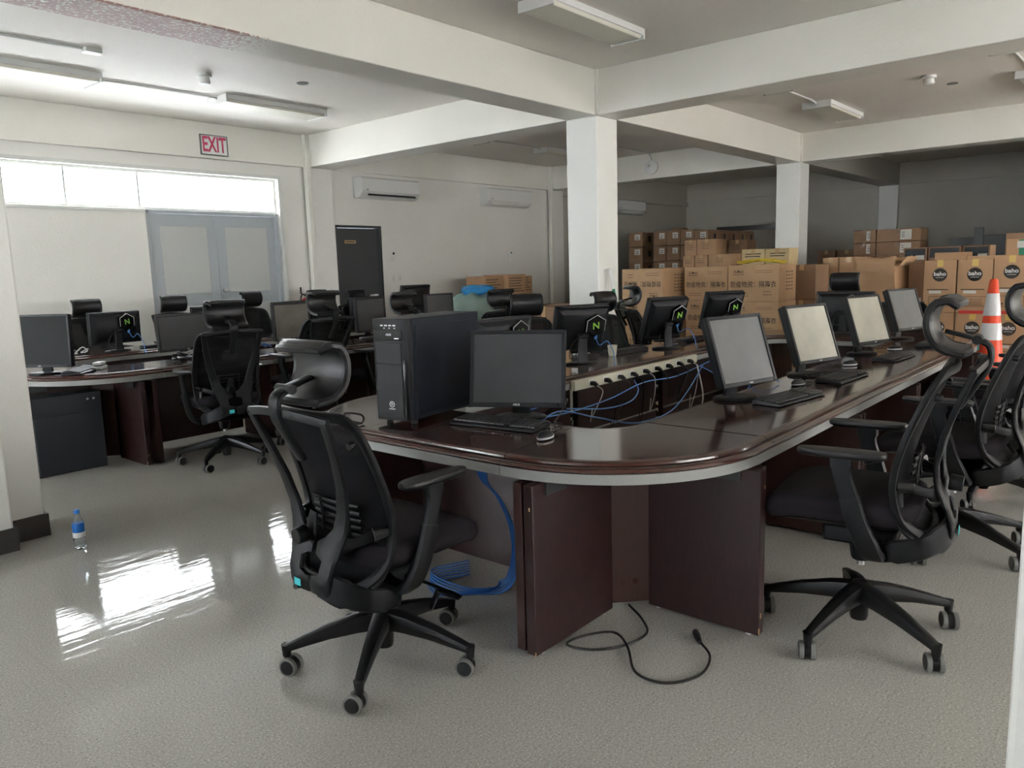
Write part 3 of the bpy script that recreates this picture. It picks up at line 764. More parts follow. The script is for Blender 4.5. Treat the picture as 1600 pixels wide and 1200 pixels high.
# ------------------------------------------------------------------ office chair
def make_chair():
    t = thing('office_chair', None, 'chair')
    # base
    for k in range(5):
        a = 2*PI*k/5 + PI/2
        d = V(math.cos(a), math.sin(a), 0); s = V(-math.sin(a), math.cos(a), 0)
        P = [d*0.02+V(0,0,0.165), d*0.10+V(0,0,0.158), d*0.21+V(0,0,0.138), d*0.31+V(0,0,0.112), d*0.357+V(0,0,0.098)]
        mb = MB().bar(P, [0.034, 0.030, 0.025, 0.020, 0.018], [0.042, 0.037, 0.027, 0.019, 0.014], side=s, pw=3.5)
        mb.cyl(d*0.357+V(0,0,0.112), d*0.357+V(0,0,0.068), 0.019, 0.015, 14)
        mb.build('base_leg', 'plastic_base', t)
    MB().lathe([(0, 0.055), (0.030, 0.055), (0.034, 0.07), (0.036, 0.12), (0.046, 0.15), (0.046, 0.185), (0.034, 0.20), (0, 0.20)], n=20).build('base_hub', 'plastic_base', t)
    MB().cyl((0, 0, 0.20), (0, 0, 0.33), 0.014, n=14).build('gas_lift', 'steel', t)
    for k in range(5):
        a = 2*PI*k/5 + PI/2
        c = V(math.cos(a), math.sin(a), 0)*0.357
        th = [0.4, 2.2, 1.0, 2.9, 1.7][k] + a
        ax = V(math.cos(th), math.sin(th), 0); fw = V(-math.sin(th), math.cos(th), 0)
        o = c + fw*0.016
        y = MB().cyl(c+V(0,0,0.085), c+V(0,0,0.045), 0.010, n=10)
        y.cyl(o+V(0,0,0.034)-ax*0.012, o+V(0,0,0.034)+ax*0.012, 0.030, n=18)
        yk = y.build('caster', 'plastic_base', t)
        for sgn in (-1, 1):
            w = MB(); c0 = o+V(0,0,0.034)+ax*sgn*0.012; c1 = o+V(0,0,0.034)+ax*sgn*0.029
            w.cyl(c0, c1, 0.034, n=24)
            w.build('wheel_tread', 'tread', yk, bevel=0.002)
            MB().cyl(c0+ax*sgn*0.006, c1+ax*sgn*0.0025, 0.0300, 0.027, n=24).build('wheel_cover', 'plastic_base', yk, bevel=0.002)
    up = []   # parts that ride on the gas lift
    # mechanism under the seat
    m = MB().box((0, 0.0, 0.335), (0.16, 0.26, 0.07)); m.cyl((0, 0, 0.22), (0, 0, 0.32), 0.035, 0.05, 18)
    m.box((0, -0.11, 0.325), (0.30, 0.05, 0.04))
    up.append(m.build('tilt_mechanism', 'plastic', t, bevel=0.012))
    l = MB().tube([(0.07, 0.05, 0.335), (0.20, 0.06, 0.33), (0.27, 0.06, 0.325)], 0.006, 8)
    l.bar([(0.26, 0.05, 0.325), (0.30, 0.06, 0.32), (0.345, 0.07, 0.312)], [0.012, 0.02, 0.016], [0.006, 0.007, 0.005], side=(0, 1, 0))
    l.bar([(0.25, 0.06, 0.325), (0.255, 0.03, 0.29), (0.258, 0.01, 0.265)], [0.012, 0.012, 0.010], [0.006]*3, side=(1, 0, 0))
    up.append(l.build('height_lever', 'plastic', t))
    # seat cushion
    def seat_ring(z, gx, gy, sag):
        out = []
        for j in range(40):
            a = 2*PI*j/40; ca, sa = math.cos(a), math.sin(a)
            k = (abs(ca)**5.5 + abs(sa)**5.5)**(-1/5.5)
            x = ca*k*gx; y = sa*k*gy*1.03 + 0.060
            out.append(V(x, y, z - sag*max(0, (y-0.18))**2*2.2))
        return out
    up.append(MB().loft([seat_ring(0.385, 0.20, 0.20, 1), seat_ring(0.392, 0.235, 0.245, 1), seat_ring(0.43, 0.252, 0.262, 1), seat_ring(0.462, 0.248, 0.258, 1), seat_ring(0.478, 0.225, 0.235, 1), seat_ring(0.478, 0.10, 0.10, 0.5), seat_ring(0.476, 0.01, 0.01, 0)]).build('seat', 'fabric', t, angle=60))
    up.append(MB().loft([seat_ring(0.366, 0.19, 0.19, 1), seat_ring(0.386, 0.225, 0.235, 1)]).build('seat_pan', 'plastic', t))
    # back profile
    prof = [(0.385, -0.215), (0.43, -0.170), (0.48, -0.142), (0.56, -0.125), (0.64, -0.130), (0.74, -0.155), (0.84, -0.190), (0.94, -0.230), (1.00, -0.262)]
    def yb(z):
        for (z0, y0), (z1, y1) in zip(prof, prof[1:]):
            if z <= z1: 
                u = (z-z0)/(z1-z0); return y0+(y1-y0)*u
        return prof[-1][1]
    def ys(z): return sum(yb(z+dz) for dz in (-0.03, -0.015, 0, 0.015, 0.03))/5
    def outline(u):      # u in 0..1 around, superellipse with a waist
        # rounded rectangle walked by length: small radius at the top, larger at the bottom
        W, H0, rt, rb = 0.222, 0.30, 0.050, 0.110
        segs = [('l', (W, -H0+rb), (W, H0-rt)), ('a', (W-rt, H0-rt), rt, 0), ('l', (W-rt, H0), (-W+rt, H0)), ('a', (-W+rt, H0-rt), rt, PI/2),
                ('l', (-W, H0-rt), (-W, -H0+rb)), ('a', (-W+rb, -H0+rb), rb, PI), ('l', (-W+rb, -H0), (W-rb, -H0)), ('a', (W-rb, -H0+rb), rb, 1.5*PI)]
        ln = [math.dist(g[1], g[2]) if g[0] == 'l' else g[2]*PI/2 for g in segs]
        d = (u % 1.0)*sum(ln); x = z = nx = nz = 0
        for g, l in zip(segs, ln):
            if d <= l+1e-9:
                f = d/l
                if g[0] == 'l':
                    x = g[1][0]+(g[2][0]-g[1][0])*f; z = g[1][1]+(g[2][1]-g[1][1])*f
                    nx, nz = (math.copysign(1, x), 0) if g[1][0] == g[2][0] else (0, math.copysign(1, z))
                else:
                    a = g[3]+f*PI/2; nx, nz = math.cos(a), math.sin(a); x = g[1][0]+g[2]*nx; z = g[1][1]+g[2]*nz
                break
            d -= l
        zz = 0.69+z
        x *= 1+0.085*math.sin(max(0, min(1, (zz-0.40)/0.6))*PI)
        outline.n = V(nx, 0, nz)
        return x, zz
    def bp(x, zz, off=0): return V(x, ys(zz) - 0.035*(1-(x/0.24)**2) + off, zz)
    N = 96
    loop = []; sides = []
    for i in range(N):
        x, zz = outline(i/N); loop.append(bp(x, zz, 0.0)); sides.append(outline.n.copy())
    up.append(MB().bar(loop, 0.018, 0.012, side=sides, closed=True).build('back_frame', 'plastic', t))
    def panel(u, v):
        x, zz = outline(u); c = V(0, 0, 0.69)
        px = x*v*0.96; pz = 0.69+(zz-0.69)*v*0.97
        return bp(px, pz, 0.004)
    up.append(MB().grid(panel, 72, 10).build('back_mesh', 'mesh', t, solid=0.002))
    # lumbar pad with slots
    lb = MB()
    for k in range(5):
        z = 0.56+0.026*k
        lb.bar([bp(x, z, -0.020) for x in (-0.13, -0.08, 0, 0.08, 0.13)], 0.007, 0.004, side=(0, 0, 1), n=8)
    for x in (-0.075, 0.075): lb.bar([bp(x, z, -0.024) for z in (0.55, 0.60, 0.67)], 0.007, 0.004, side=(1, 0, 0), n=8)
    up.append(lb.build('lumbar_support', 'plastic', t))
    # rear support: bottom plate, two limbs that spread upward, top cross bar
    q = MB()
    for s in (-1, 1):
        tab = [(.375, .050, .052, -.298), (.40, .054, .057, -.303), (.432, .060, .056, -.303), (.446, .084, .034, -.300), (.49, .088, .034, -.286), (.506, .073, .060, -.280),
               (.545, .076, .066, -.267), (.565, .098, .052, -.260), (.60, .120, .036, -.252), (.66, .138, .030, -.250), (.76, .165, .026, -.268), (.87, .192, .022, -.304), (.95, .207, .019, -.335), (.995, .213, .018, -.352)]
        rings = []
        for i, (z, c, hw, y) in enumerate(tab):
            z0, z1 = tab[max(i-1, 0)], tab[min(i+1, len(tab)-1)]
            tg = V(0, z1[3]-z0[3], z1[0]-z0[0]).normalized(); nm = V(0, tg.z, -tg.y)
            ring = []
            for j in range(12):
                a = 2*PI*(j+0.5)/12; ca, sa = math.cos(a), math.sin(a); k = (abs(ca)**4+abs(sa)**4)**(-0.25)
                ring.append(V(s*c + ca*k*hw, y, z) + nm*sa*k*0.010)
            rings.append(ring)
        q.loft(rings)
        # outer sweep from the plate to the tilt arms under the seat
        q.bar(catmull([(s*0.07, -0.300, 0.420), (s*0.13, -0.275, 0.392), (s*0.185, -0.215, 0.362), (s*0.20, -0.12, 0.335), (s*0.17, -0.06, 0.318), (s*0.08, -0.02, 0.322)], 5), [0.050]*7+[0.042]*8+[0.034]*11, 0.011, side=(0, 0.15, 1), pw=4)
        # strut out to the frame pivot
        q.bar(catmull([(s*0.105, -0.262, 0.545), (s*0.160, -0.232, 0.560), (s*0.215, -0.160, 0.585)], 4), [0.030]*4+[0.018]*5, 0.008, side=(0, 0, 1), pw=3.0)
        # lower hoop of the inner frame
        q.bar(catmull([(s*0.205, -0.140, 0.56), (s*0.215, -0.150, 0.47), (s*0.185, -0.190, 0.405), (s*0.10, -0.225, 0.385), (0, -0.235, 0.382)], 4), 0.020, 0.008, side=(0, 0.3, 1), pw=3.0)
    q.bar(catmull([(-0.226, -0.348, 0.992), (-0.11, -0.368, 1.006), (0, -0.376, 1.010), (0.11, -0.368, 1.006), (0.226, -0.348, 0.992)], 5), 0.015, 0.009, side=(0, 0, 1), pw=4)
    up.append(q.build('rear_frame', 'plastic', t))
    # pivots with knobs
    for s in (-1, 1):
        up.append(MB().cyl((s*0.205, -0.185, 0.585), (s*0.228, -0.135, 0.590), 0.026, 0.020, 18).build('pivot_cap', 'gloss', t, bevel=0.003))
        up.append(MB().cyl((s*0.205, -0.262, 0.900), (s*0.205, -0.240, 0.905), 0.014, n=14).build('bolt', 'gloss', t, bevel=0.002))
    up.append(MB().cyl((-0.03, -0.285, 0.575), (-0.03, -0.330, 0.570), 0.030, 0.028, 20).build('adjuster_knob', 'plastic', t, bevel=0.004))
    up.append(MB().bar([(-0.03, -0.27, 0.55), (-0.02, -0.268, 0.60), (-0.01, -0.262, 0.65)], [0.030, 0.026, 0.018], 0.007, side=(1, 0, 0)).build('adjuster_slide', 'plastic', t))
    up.append(MB().box((-0.045, -0.3245, 0.405), (0.036, 0.002, 0.026)).build('sticker', 'cyan', t))
    # headrest
    hp = [(-0.298, 1.212), (-0.278, 1.227), (-0.256, 1.226), (-0.230, 1.205), (-0.216, 1.168), (-0.218, 1.125), (-0.236, 1.083), (-0.272, 1.053), (-0.322, 1.042)]
    hc = catmull([(0, a, b) for a, b in hp], 3); n_h = len(hc)-1
    def hpt(u, v):     # u along x, v along profile
        i = v*n_h; i0 = min(int(i), n_h-1); p = hc[i0].lerp(hc[i0+1], i-i0)
        x = (u*2-1); w = 0.138 - 0.020*(abs(v-0.5)*2)**4 + 0.006*v
        return V(x*w, p.y + 0.016*x*x, p.z - (0.006*abs(x)**4 if v < 0.3 else 0))
    up.append(MB().grid(hpt, 20, 24).build('headrest', 'vinyl', t, solid=0.020, angle=60))
    rim = [hpt(u/16, 0) for u in range(16)] + [hpt(1, v/16) for v in range(16)] + [hpt(1-u/16, 1) for u in range(16)] + [hpt(0, 1-v/16) for v in range(16)]
    up.append(MB().tube(rim, 0.0145, 8, closed=True).build('headrest_rim', 'vinyl', t))
    hb = MB().bar(catmull([(0, -0.300, 0.84), (0, -0.335, 0.90), (0, -0.378, 0.98), (0, -0.388, 1.03), (0, -0.378, 1.065), (0, -0.345, 1.082)], 4), [0.022]*8+[0.031]*13, 0.011, side=(1, 0, 0))
    hb.cyl((-0.043, -0.345, 1.084), (0.043, -0.345, 1.084), 0.016, n=14)
    hb.bar([(0, -0.342, 1.086), (0, -0.29, 1.10), (0, -0.245, 1.11)], [0.035, 0.028, 0.02], 0.008, side=(1, 0, 0))
    up.append(hb.build('headrest_bracket', 'plastic', t))
    # armrests
    for s in (-1, 1):
        am = MB().bar(catmull([(s*0.275, 0.035, 0.685), (s*0.278, 0.030, 0.62), (s*0.278, 0.0, 0.53)], 4), [0.040]*3+[0.032]*6, 0.016, side=(0, 1, 0), pw=4)
        am.bar(catmull([(s*0.278, 0.005, 0.54), (s*0.277, -0.02, 0.46), (s*0.270, -0.055, 0.38), (s*0.235, -0.075, 0.325), (s*0.15, -0.075, 0.315), (s*0.06, -0.05, 0.32)], 4), [0.036]*8+[0.038]*6+[0.032]*7, 0.019, side=(0, 1, 0), pw=4)
        post = am.build('armrest_post', 'plastic', t); up.append(post)
        pd = MB(); rings = []
        for z, g in ((0.684, 0.030), (0.690, 0.041), (0.702, 0.044), (0.710, 0.040), (0.713, 0.02)):
            ring = []
            for j in range(28):
                a = 2*PI*j/28; ca, sa = math.cos(a), math.sin(a); k = (abs(ca)**3+abs(sa)**3)**(-1/3)
                ring.append(V(s*0.278+ca*k*g*(0.98-0.12*sa), 0.035+sa*k*(g+0.105), z))
            rings.append(ring)
        up.append(pd.loft(rings).build('armrest_pad', 'vinyl', t, angle=50))
    for o in up:
        o['ride'] = 1
        if o.name.startswith('seat'): o.data.transform(Matrix.Translation((0, 0, 0.04)))
    return t
chair0 = make_chair()
used_chair = [False]
def chair(x, y, face_deg, lift, label, group, spin=0, arm=0.0):
    """face_deg: compass of the direction the sitter looks, 0 = +X"""
    if used_chair[0]: c = copy_tree(proto_chair)
    else: c = chair0; used_chair[0] = True
    c.location = (x, y, 0); c.rotation_euler = (0, 0, math.radians(face_deg-90))
    c['label'] = label; c['group'] = group
    for ch in kids(c):
        if ch.get('ride'):
            ch.location.z = lift + (arm if ch.name.startswith('armrest') else arm*0.5 if ch.name.startswith('seat') else 0)
            del ch['ride']
        elif ch.name.startswith('gas_lift'):
            ch.location.z = lift
        elif spin:
            ch.rotation_euler.z = spin
    return c
proto_chair = copy_tree(chair0)
GR, GL = 'office chairs around the front desk ring', 'office chairs around the left desk ring'
chair(1.75, 2.17, -1, 0.0, 'black mesh office chair nearest the camera, pulled out before the computer tower', GR, math.radians(1), arm=0.045)
chair(3.03, 0.84, 97, 0.075, 'black office chair at the right with its armrests against the curved desk end', GR, math.radians(-1))
chair(4.22, 0.75, 90, 0.085, 'second black office chair on the right, next behind the one by the desk end', GR, math.radians(8))
chair(5.25, 0.78, 84, 0.04, 'third black office chair on the right, mostly hidden at the photo edge', GR, 0.4)
chair(6.45, 0.74, 95, 0.0, 'fourth black office chair on the right, farthest along that desk side', GR, 0.2)
chair(5.32, 4.28, 235, -0.02, 'black office chair whose rounded headrest shows above the monitor beside the tower', GR, 0.3)
chair(6.17, 3.90, 262, -0.03, 'black office chair before the large white column with small visible headrest', GR, 0.9)
chair(6.88, 3.96, 320, 0.01, 'black office chair turned sideways right of the large white column', GR, 0.1)
chair(8.60, 2.72, 180, 0.06, 'black office chair behind the far end of the front desk ring', GR, 0.5)
_c = chair(8.25, 1.95, 205, -0.02, 'black office chair without headrest at the far right end of the front desk ring', GR, 0.7)
for ch in kids(_c):
    if ch.name.startswith('headrest'): bpy.data.objects.remove(ch)
chair(3.06, 5.62, 80, 0.045, 'black office chair standing on open floor before the left desk ring', GL, math.radians(-8))
chair(3.97, 5.72, 92, 0.075, 'black office chair behind the nearest chair, left of the computer tower', GL, 0.2)
chair(4.86, 5.72, 95, 0.03, 'black office chair showing its headrest left of the stacked monitors behind the tower', GL, 0.3)
chair(6.30, 5.66, 70, 0.0, 'black office chair with curved headrest before the pale green plastic bundle', GL, 0.3)
chair(3.45, 8.86, 270, 0.02, 'black office chair at the far side behind the monitor beside the left pillar', GL, 0.3)
chair(4.42, 8.90, 262, 0.02, 'black office chair at the far side in front of the left door leaf', GL, 0.3)
chair(5.52, 8.92, 275, 0.02, 'black office chair at the far side in front of the right door leaf', GL, 0.3)
chair(6.50, 8.90, 265, 0.0, 'black office chair at the far side beside the fire extinguisher', GL, 0.3)
chair(7.15, 8.85, 270, -0.02, 'black office chair at the far side in front of the dark door', GL, 0.3)

# remove the prototype copy
def drop(o):
    for ch in kids(o): drop(ch)
    bpy.data.objects.remove(o)
drop(proto_chair)

# ------------------------------------------------------------------ monitors
def make_monitor(wide=False, hexbox=False, brand='acer', scr='screen', tilt_deg=None, gap=None):
    t = thing('monitor', None, 'monitor')
    w, h = (0.51, 0.315) if wide else (0.41, 0.362)
    if wide == 'up': w, h = 0.50, 0.40
    if wide == 'big': w, h = 0.445, 0.355
    tilt = math.radians(tilt_deg if tilt_deg is not None else {'up': 3, 'big': 12, True: 2}.get(wide, 19))
    R = Matrix.Rotation(-tilt, 4, 'X'); Tm = Matrix.Translation((0, 0.0, (gap if gap else 0.075 if wide is True else 0.055 if wide else 0.066)+h/2)) @ R
    bz = 0.018
    fr = MB()
    fr.b2(-w/2, w/2, -0.030, -0.004, h/2-bz, h/2); fr.b2(-w/2, w/2, -0.030, -0.004, -h/2, -h/2+bz+0.004)
    fr.b2(-w/2, -w/2+bz, -0.030, -0.004, -h/2, h/2); fr.b2(w/2-bz, w/2, -0.030, -0.004, -h/2, h/2)
    fr.tf(Tm).build('bezel', 'monitor', t, bevel=0.003)
    MB().b2(-w/2+bz-0.002, w/2-bz+0.002, -0.024, -0.010, -h/2+bz, h/2-bz+0.002).tf(Tm).build('screen', scr, t, smooth=False)
    k = MB().loft([[V(x*w/2*0.985, y, z*h/2*0.985) for x, z in ((-1,-1),(1,-1),(1,1),(-1,1))] for y in (-0.006, 0.022)])
    k.loft([[V(x*w/2*s, y, z*h/2*s2) for x, z in ((-1,-1),(1,-1),(1,1),(-1,1))] for y, s, s2 in ((0.020, 0.94, 0.90), (0.042, 0.80, 0.74), (0.048, 0.74, 0.68))])
    k.tf(Tm).build('rear_cover', 'monitor', t, bevel=0.003)
    nk = MB().bar([(0, 0.055, 0.012), (0, 0.045, 0.08), (0, 0.052, 0.20)], [0.045, 0.036, 0.034], [0.012, 0.010, 0.010], side=(1, 0, 0), pw=4)
    nk.cyl((-0.04, 0.05, 0.20), (0.04, 0.05, 0.20), 0.02, n=12)
    nk.build('stand_neck', 'monitor', t)
    ring = lambda z, g: [V(g*0.125*math.cos(2*PI*j/32), 0.02+g*0.095*math.sin(2*PI*j/32), z) for j in range(32)]
    MB().loft([ring(0, 0.98), ring(0.006, 1.0), ring(0.012, 0.96), ring(0.017, 0.6), ring(0.018, 0.05)]).build('stand_base', 'monitor', t, angle=50)
    lo = Tm @ V(0, -0.0305, -h/2+0.012); n = (R @ V(0, -1, 0))
    text(brand, 0.014, 'print_white', t, lo, n, name='brand_mark', up=R.to_3x3() @ V(0, 0, 1))
    MB().cyl(Tm @ V(w/2-0.03, -0.031, -h/2+0.011), Tm @ V(w/2-0.03, -0.0295, -h/2+0.011), 0.005, n=12).build('power_button', 'gloss', t)
    if hexbox:
        hx = [V(0.085*math.cos(PI/3*j+PI/6), 0, 0.085*math.sin(PI/3*j+PI/6)) for j in range(6)]
        hc = V(-0.085, 0, 0.055)
        b = MB().loft([[p*0.96+hc+V(0, 0.046, 0) for p in hx], [p+hc+V(0, 0.052, 0) for p in hx], [p+hc+V(0, 0.076, 0) for p in hx], [p*0.9+hc+V(0, 0.082, 0) for p in hx]])
        bx = b.tf(Tm).build('mini_computer', 'gloss', t, smooth=False)
        rp = [Tm @ (p*0.96+hc+V(0, 0.081, 0)) for p in hx]
        MB().tube([rp[i] for i in (5, 0, 1, 2, 3)], 0.0022, 6).build('silver_rim', 'silver', bx)
        text('N', 0.070, 'green', bx, Tm @ (hc+V(0, 0.0815, 0)), R.to_3x3() @ V(0, 1, 0), name='green_letter', up=R.to_3x3() @ V(0.12, 0, 1))
        MB().box((0, 0, 0), (0.020, 0.014, 0.04)).tf(Matrix.Translation(Tm @ (hc+V(-0.02, 0.058, -0.09))) @ R).build('cable_plug', 'light_blue_cable', bx, bevel=0.002)
        cb_ = [Tm @ (hc+V(-0.02, 0.055, -0.10)), Tm @ (hc+V(-0.06, 0.06, -0.16)), V(-0.17, 0.10, 0.16), V(-0.19, 0.155, 0.08), V(-0.175, 0.19, 0.02), V(-0.17, 0.235, -0.05)]
        MB().tube(catmull(cb_, 6), 0.0035, 6).build('blue_network_cable', 'light_blue_cable', bx)
        lp = [Tm @ (hc+V(0.03, 0.05, -0.07)), V(0.05, 0.10, 0.20), V(0.11, 0.09, 0.14), V(0.12, 0.09, 0.06), V(0.08, 0.10, 0.05), V(0.07, 0.09, 0.13), V(0.03, 0.08, 0.2)]
        MB().tube(catmull(lp, 6), 0.003, 6).build('black_lead', 'black_cable', bx)
    return t
protos = {}
def monitor(kind, x, y, rz, label, group, z=TOPZ+0.002):
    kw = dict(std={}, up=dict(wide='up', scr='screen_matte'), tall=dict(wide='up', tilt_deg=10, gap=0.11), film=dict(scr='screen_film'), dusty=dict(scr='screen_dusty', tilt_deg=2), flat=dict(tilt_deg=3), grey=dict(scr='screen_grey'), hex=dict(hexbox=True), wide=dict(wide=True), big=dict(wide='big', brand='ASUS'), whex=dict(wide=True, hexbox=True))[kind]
    if kind not in protos: protos[kind] = make_monitor(**kw); o = protos[kind]
    else: o = copy_tree(protos[kind])
    o.location = (x, y, z); o.rotation_euler = (0, 0, math.radians(rz))
    o['label'] = label; o['group'] = group
    return o
GM1, GM2 = 'monitors on the front desk ring', 'monitors on the left desk ring'
m1 = monitor('big', 2.70, 2.27, -62, 'dark wide monitor beside the black computer tower on the near desk end', GM1)
GS = 'square monitors along the right-hand desk side'
monitor('grey', 3.68, 1.64, -15, 'nearest tilted square monitor on the right-hand desk side', GS)
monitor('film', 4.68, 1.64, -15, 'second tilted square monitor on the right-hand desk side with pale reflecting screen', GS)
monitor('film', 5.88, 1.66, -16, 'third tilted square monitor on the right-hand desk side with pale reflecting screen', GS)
monitor('grey', 7.10, 1.70, -18, 'farthest tilted square monitor on the right-hand desk side', GS)
GB = 'monitors seen from behind on the far desk side, mini computers on their backs'
monitor('whex', 3.66, 3.20, 178, 'monitor seen from behind just above the wide monitor beside the tower', GB)
monitor('hex', 4.50, 3.20, 150, 'monitor seen from behind with green N box, before the large white column', GB)
monitor('hex', 5.66, 3.17, 160, 'monitor seen from behind with green N box, right of the large white column', GB)
monitor('hex', 6.80, 3.20, 150, 'monitor seen obliquely from behind before the gown cartons', GB)
monitor('whex', 7.42, 2.28, 90, 'wide monitor seen from behind at the far end of the front ring', GM1)
for x, rz, lb, kd in ((2.12, -52, 'monitor on the curved left desk corner cut by the left pillar', 'up'), (3.26, 2, 'wide dark monitor on the near side of the left ring, behind the nearest chair', 'wide'),
                  (4.33, 0, 'square monitor with dusty screen on the near side of the left ring', 'dusty'), (5.31, 2, 'square monitor just left of the computer tower on the left ring', 'flat'),
                  (6.34, -4, 'monitor on the left ring showing just above the computer tower', 'flat')):
    monitor(kd, x, 6.52, rz, lb, GM2)
for x, rz, lb, kd in ((3.25, 186, 'monitor back with green N box beside the left pillar, far side', 'whex'), (4.30, 180, 'monitor on the far side of the left ring in front of the left door leaf', 'wide'),
                  (5.26, 184, 'monitor on the far side of the left ring in front of the right door leaf', 'wide'), (6.41, 178, 'monitor on the far side of the left ring in front of the dark door', 'wide'),
                  (7.25, 178, 'large monitor seen from behind on the far side of the left ring above the tower', 'tall')):
    monitor(kd, x, 7.92, rz, lb, GM2)

# ------------------------------------------------------------------ keyboards and mice
def make_keyboard():
    t = thing('keyboard', None, 'keyboard')
    pr = [(-0.075, 0.0), (-0.075, 0.010), (-0.055, 0.016), (0.060, 0.024), (0.075, 0.018), (0.075, 0.0)]
    MB().loft([[V(s*0.225, y, z) for y, z in pr] for s in (-1, 1)]).build('keyboard_body', 'monitor', t, bevel=0.004)
    kb = MB()
    for r in range(6):
        y = 0.052 - r*0.0205; z = 0.0245-(r*0.0205)*0.065+0.002
        blocks = [(-0.212, 15), (0.098, 3), (0.150, 4)]
        for bx, n in blocks:
            if r == 5 and n == 15:
                x = bx
                for wdt in (0.026, 0.022, 0.022, 0.115, 0.022, 0.022, 0.026, 0.026):
                    kb.box((x+wdt/2, y, z), (wdt-0.003, 0.0165, 0.007)); x += wdt
                continue
            for k in range(n):
                kb.box((bx+0.0195*(k+0.5), y, z), (0.0160, 0.0165, 0.007))
    kb.build('keycaps', 'keys', t, smooth=False)
    return t
kb0 = make_keyboard()
def keyboard(x, y, rz, label, first=[True]):
    o = kb0 if first[0] else copy_tree(kb0)
    first[0] = False
    o.location = (x, y, TOPZ+0.002); o.rotation_euler = (0, 0, math.radians(rz)); o['label'] = label; o['group'] = 'black keyboards on the desks'
keyboard(2.53, 2.25, -84, 'black keyboard in front of the wide monitor beside the tower')
keyboard(3.80, 1.42, -8, 'black keyboard in front of the nearest square monitor on the right')
keyboard(4.62, 1.42, -2, 'black keyboard in front of the second square monitor on the right')
keyboard(5.72, 1.42, -3, 'black keyboard in front of the third square monitor on the right')
keyboard(6.75, 1.40, 0, 'black keyboard in front of the farthest square monitor on the right')
keyboard(5.30, 3.33, 175, 'black keyboard on the far desk side left of the N box monitor')
keyboard(6.35, 3.30, 185, 'black keyboard on the far desk side before the gown cartons')
keyboard(3.75, 7.98, 180, 'black keyboard on the far side of the left ring')
keyboard(4.66, 3.38, 180, 'black keyboard behind the first N box monitor on the far side')
keyboard(2.35, 6.40, 50, 'keyboard on the curved left desk corner beside the pillar')
def make_mouse():
    t = thing('computer_mouse', None, 'mouse')
    rings = []
    for z, g in ((0.0, 0.92), (0.008, 1.0), (0.020, 0.90), (0.030, 0.62), (0.034, 0.25)):
        rings.append([V(g*0.031*math.cos(2*PI*j/24)*(1.0+0.08*math.sin(2*PI*j/24)), g*0.055*math.sin(2*PI*j/24)-0.004*z/0.03, z) for j in range(24)])
    MB().loft(rings).build('mouse_body', 'monitor', t, angle=60)
    MB().loft([[V(0.0315*math.cos(2*PI*j/24)*(1.0+0.08*math.sin(2*PI*j/24)), 0.0555*math.sin(2*PI*j/24), z) for j in range(24)] for z in (0.005, 0.011)]).build('side_band', 'silver', t)
    MB().cyl((-0.004, 0.026, 0.027), (0.004, 0.026, 0.027), 0.008, n=12).build('scroll_wheel', 'tread', t)
    pts = [(0, 0.055, 0.012), (0.02, 0.09, 0.012), (0.0, 0.14, 0.010), (-0.05, 0.17, 0.03), (-0.07, 0.22, 0.02), (-0.03, 0.26, 0.01), (-0.08, 0.30, 0.01)]
    MB().tube(catmull(pts, 6), 0.0022, 6).build('mouse_cable', 'black_cable', t)
    return t
ms0 = make_mouse()
def mouse(x, y, rz, label, first=[True]):
    o = ms0 if first[0] else copy_tree(ms0)
    first[0] = False
    o.location = (x, y, TOPZ+0.002); o.rotation_euler = (0, 0, math.radians(rz)); o['label'] = label; o['group'] = 'computer mice on the desks'
mouse(2.43, 1.91, -75, 'black mouse with silver band near the curved desk end')
mouse(4.27, 1.55, -100, 'black mouse behind the nearest right-hand keyboard')
mouse(5.22, 1.56, 60, 'black mouse beside the second right-hand keyboard')
mouse(6.25, 1.55, 40, 'black mouse beside the third right-hand keyboard')
mouse(5.98, 3.25, 120, 'black mouse on the far desk side between two keyboards')

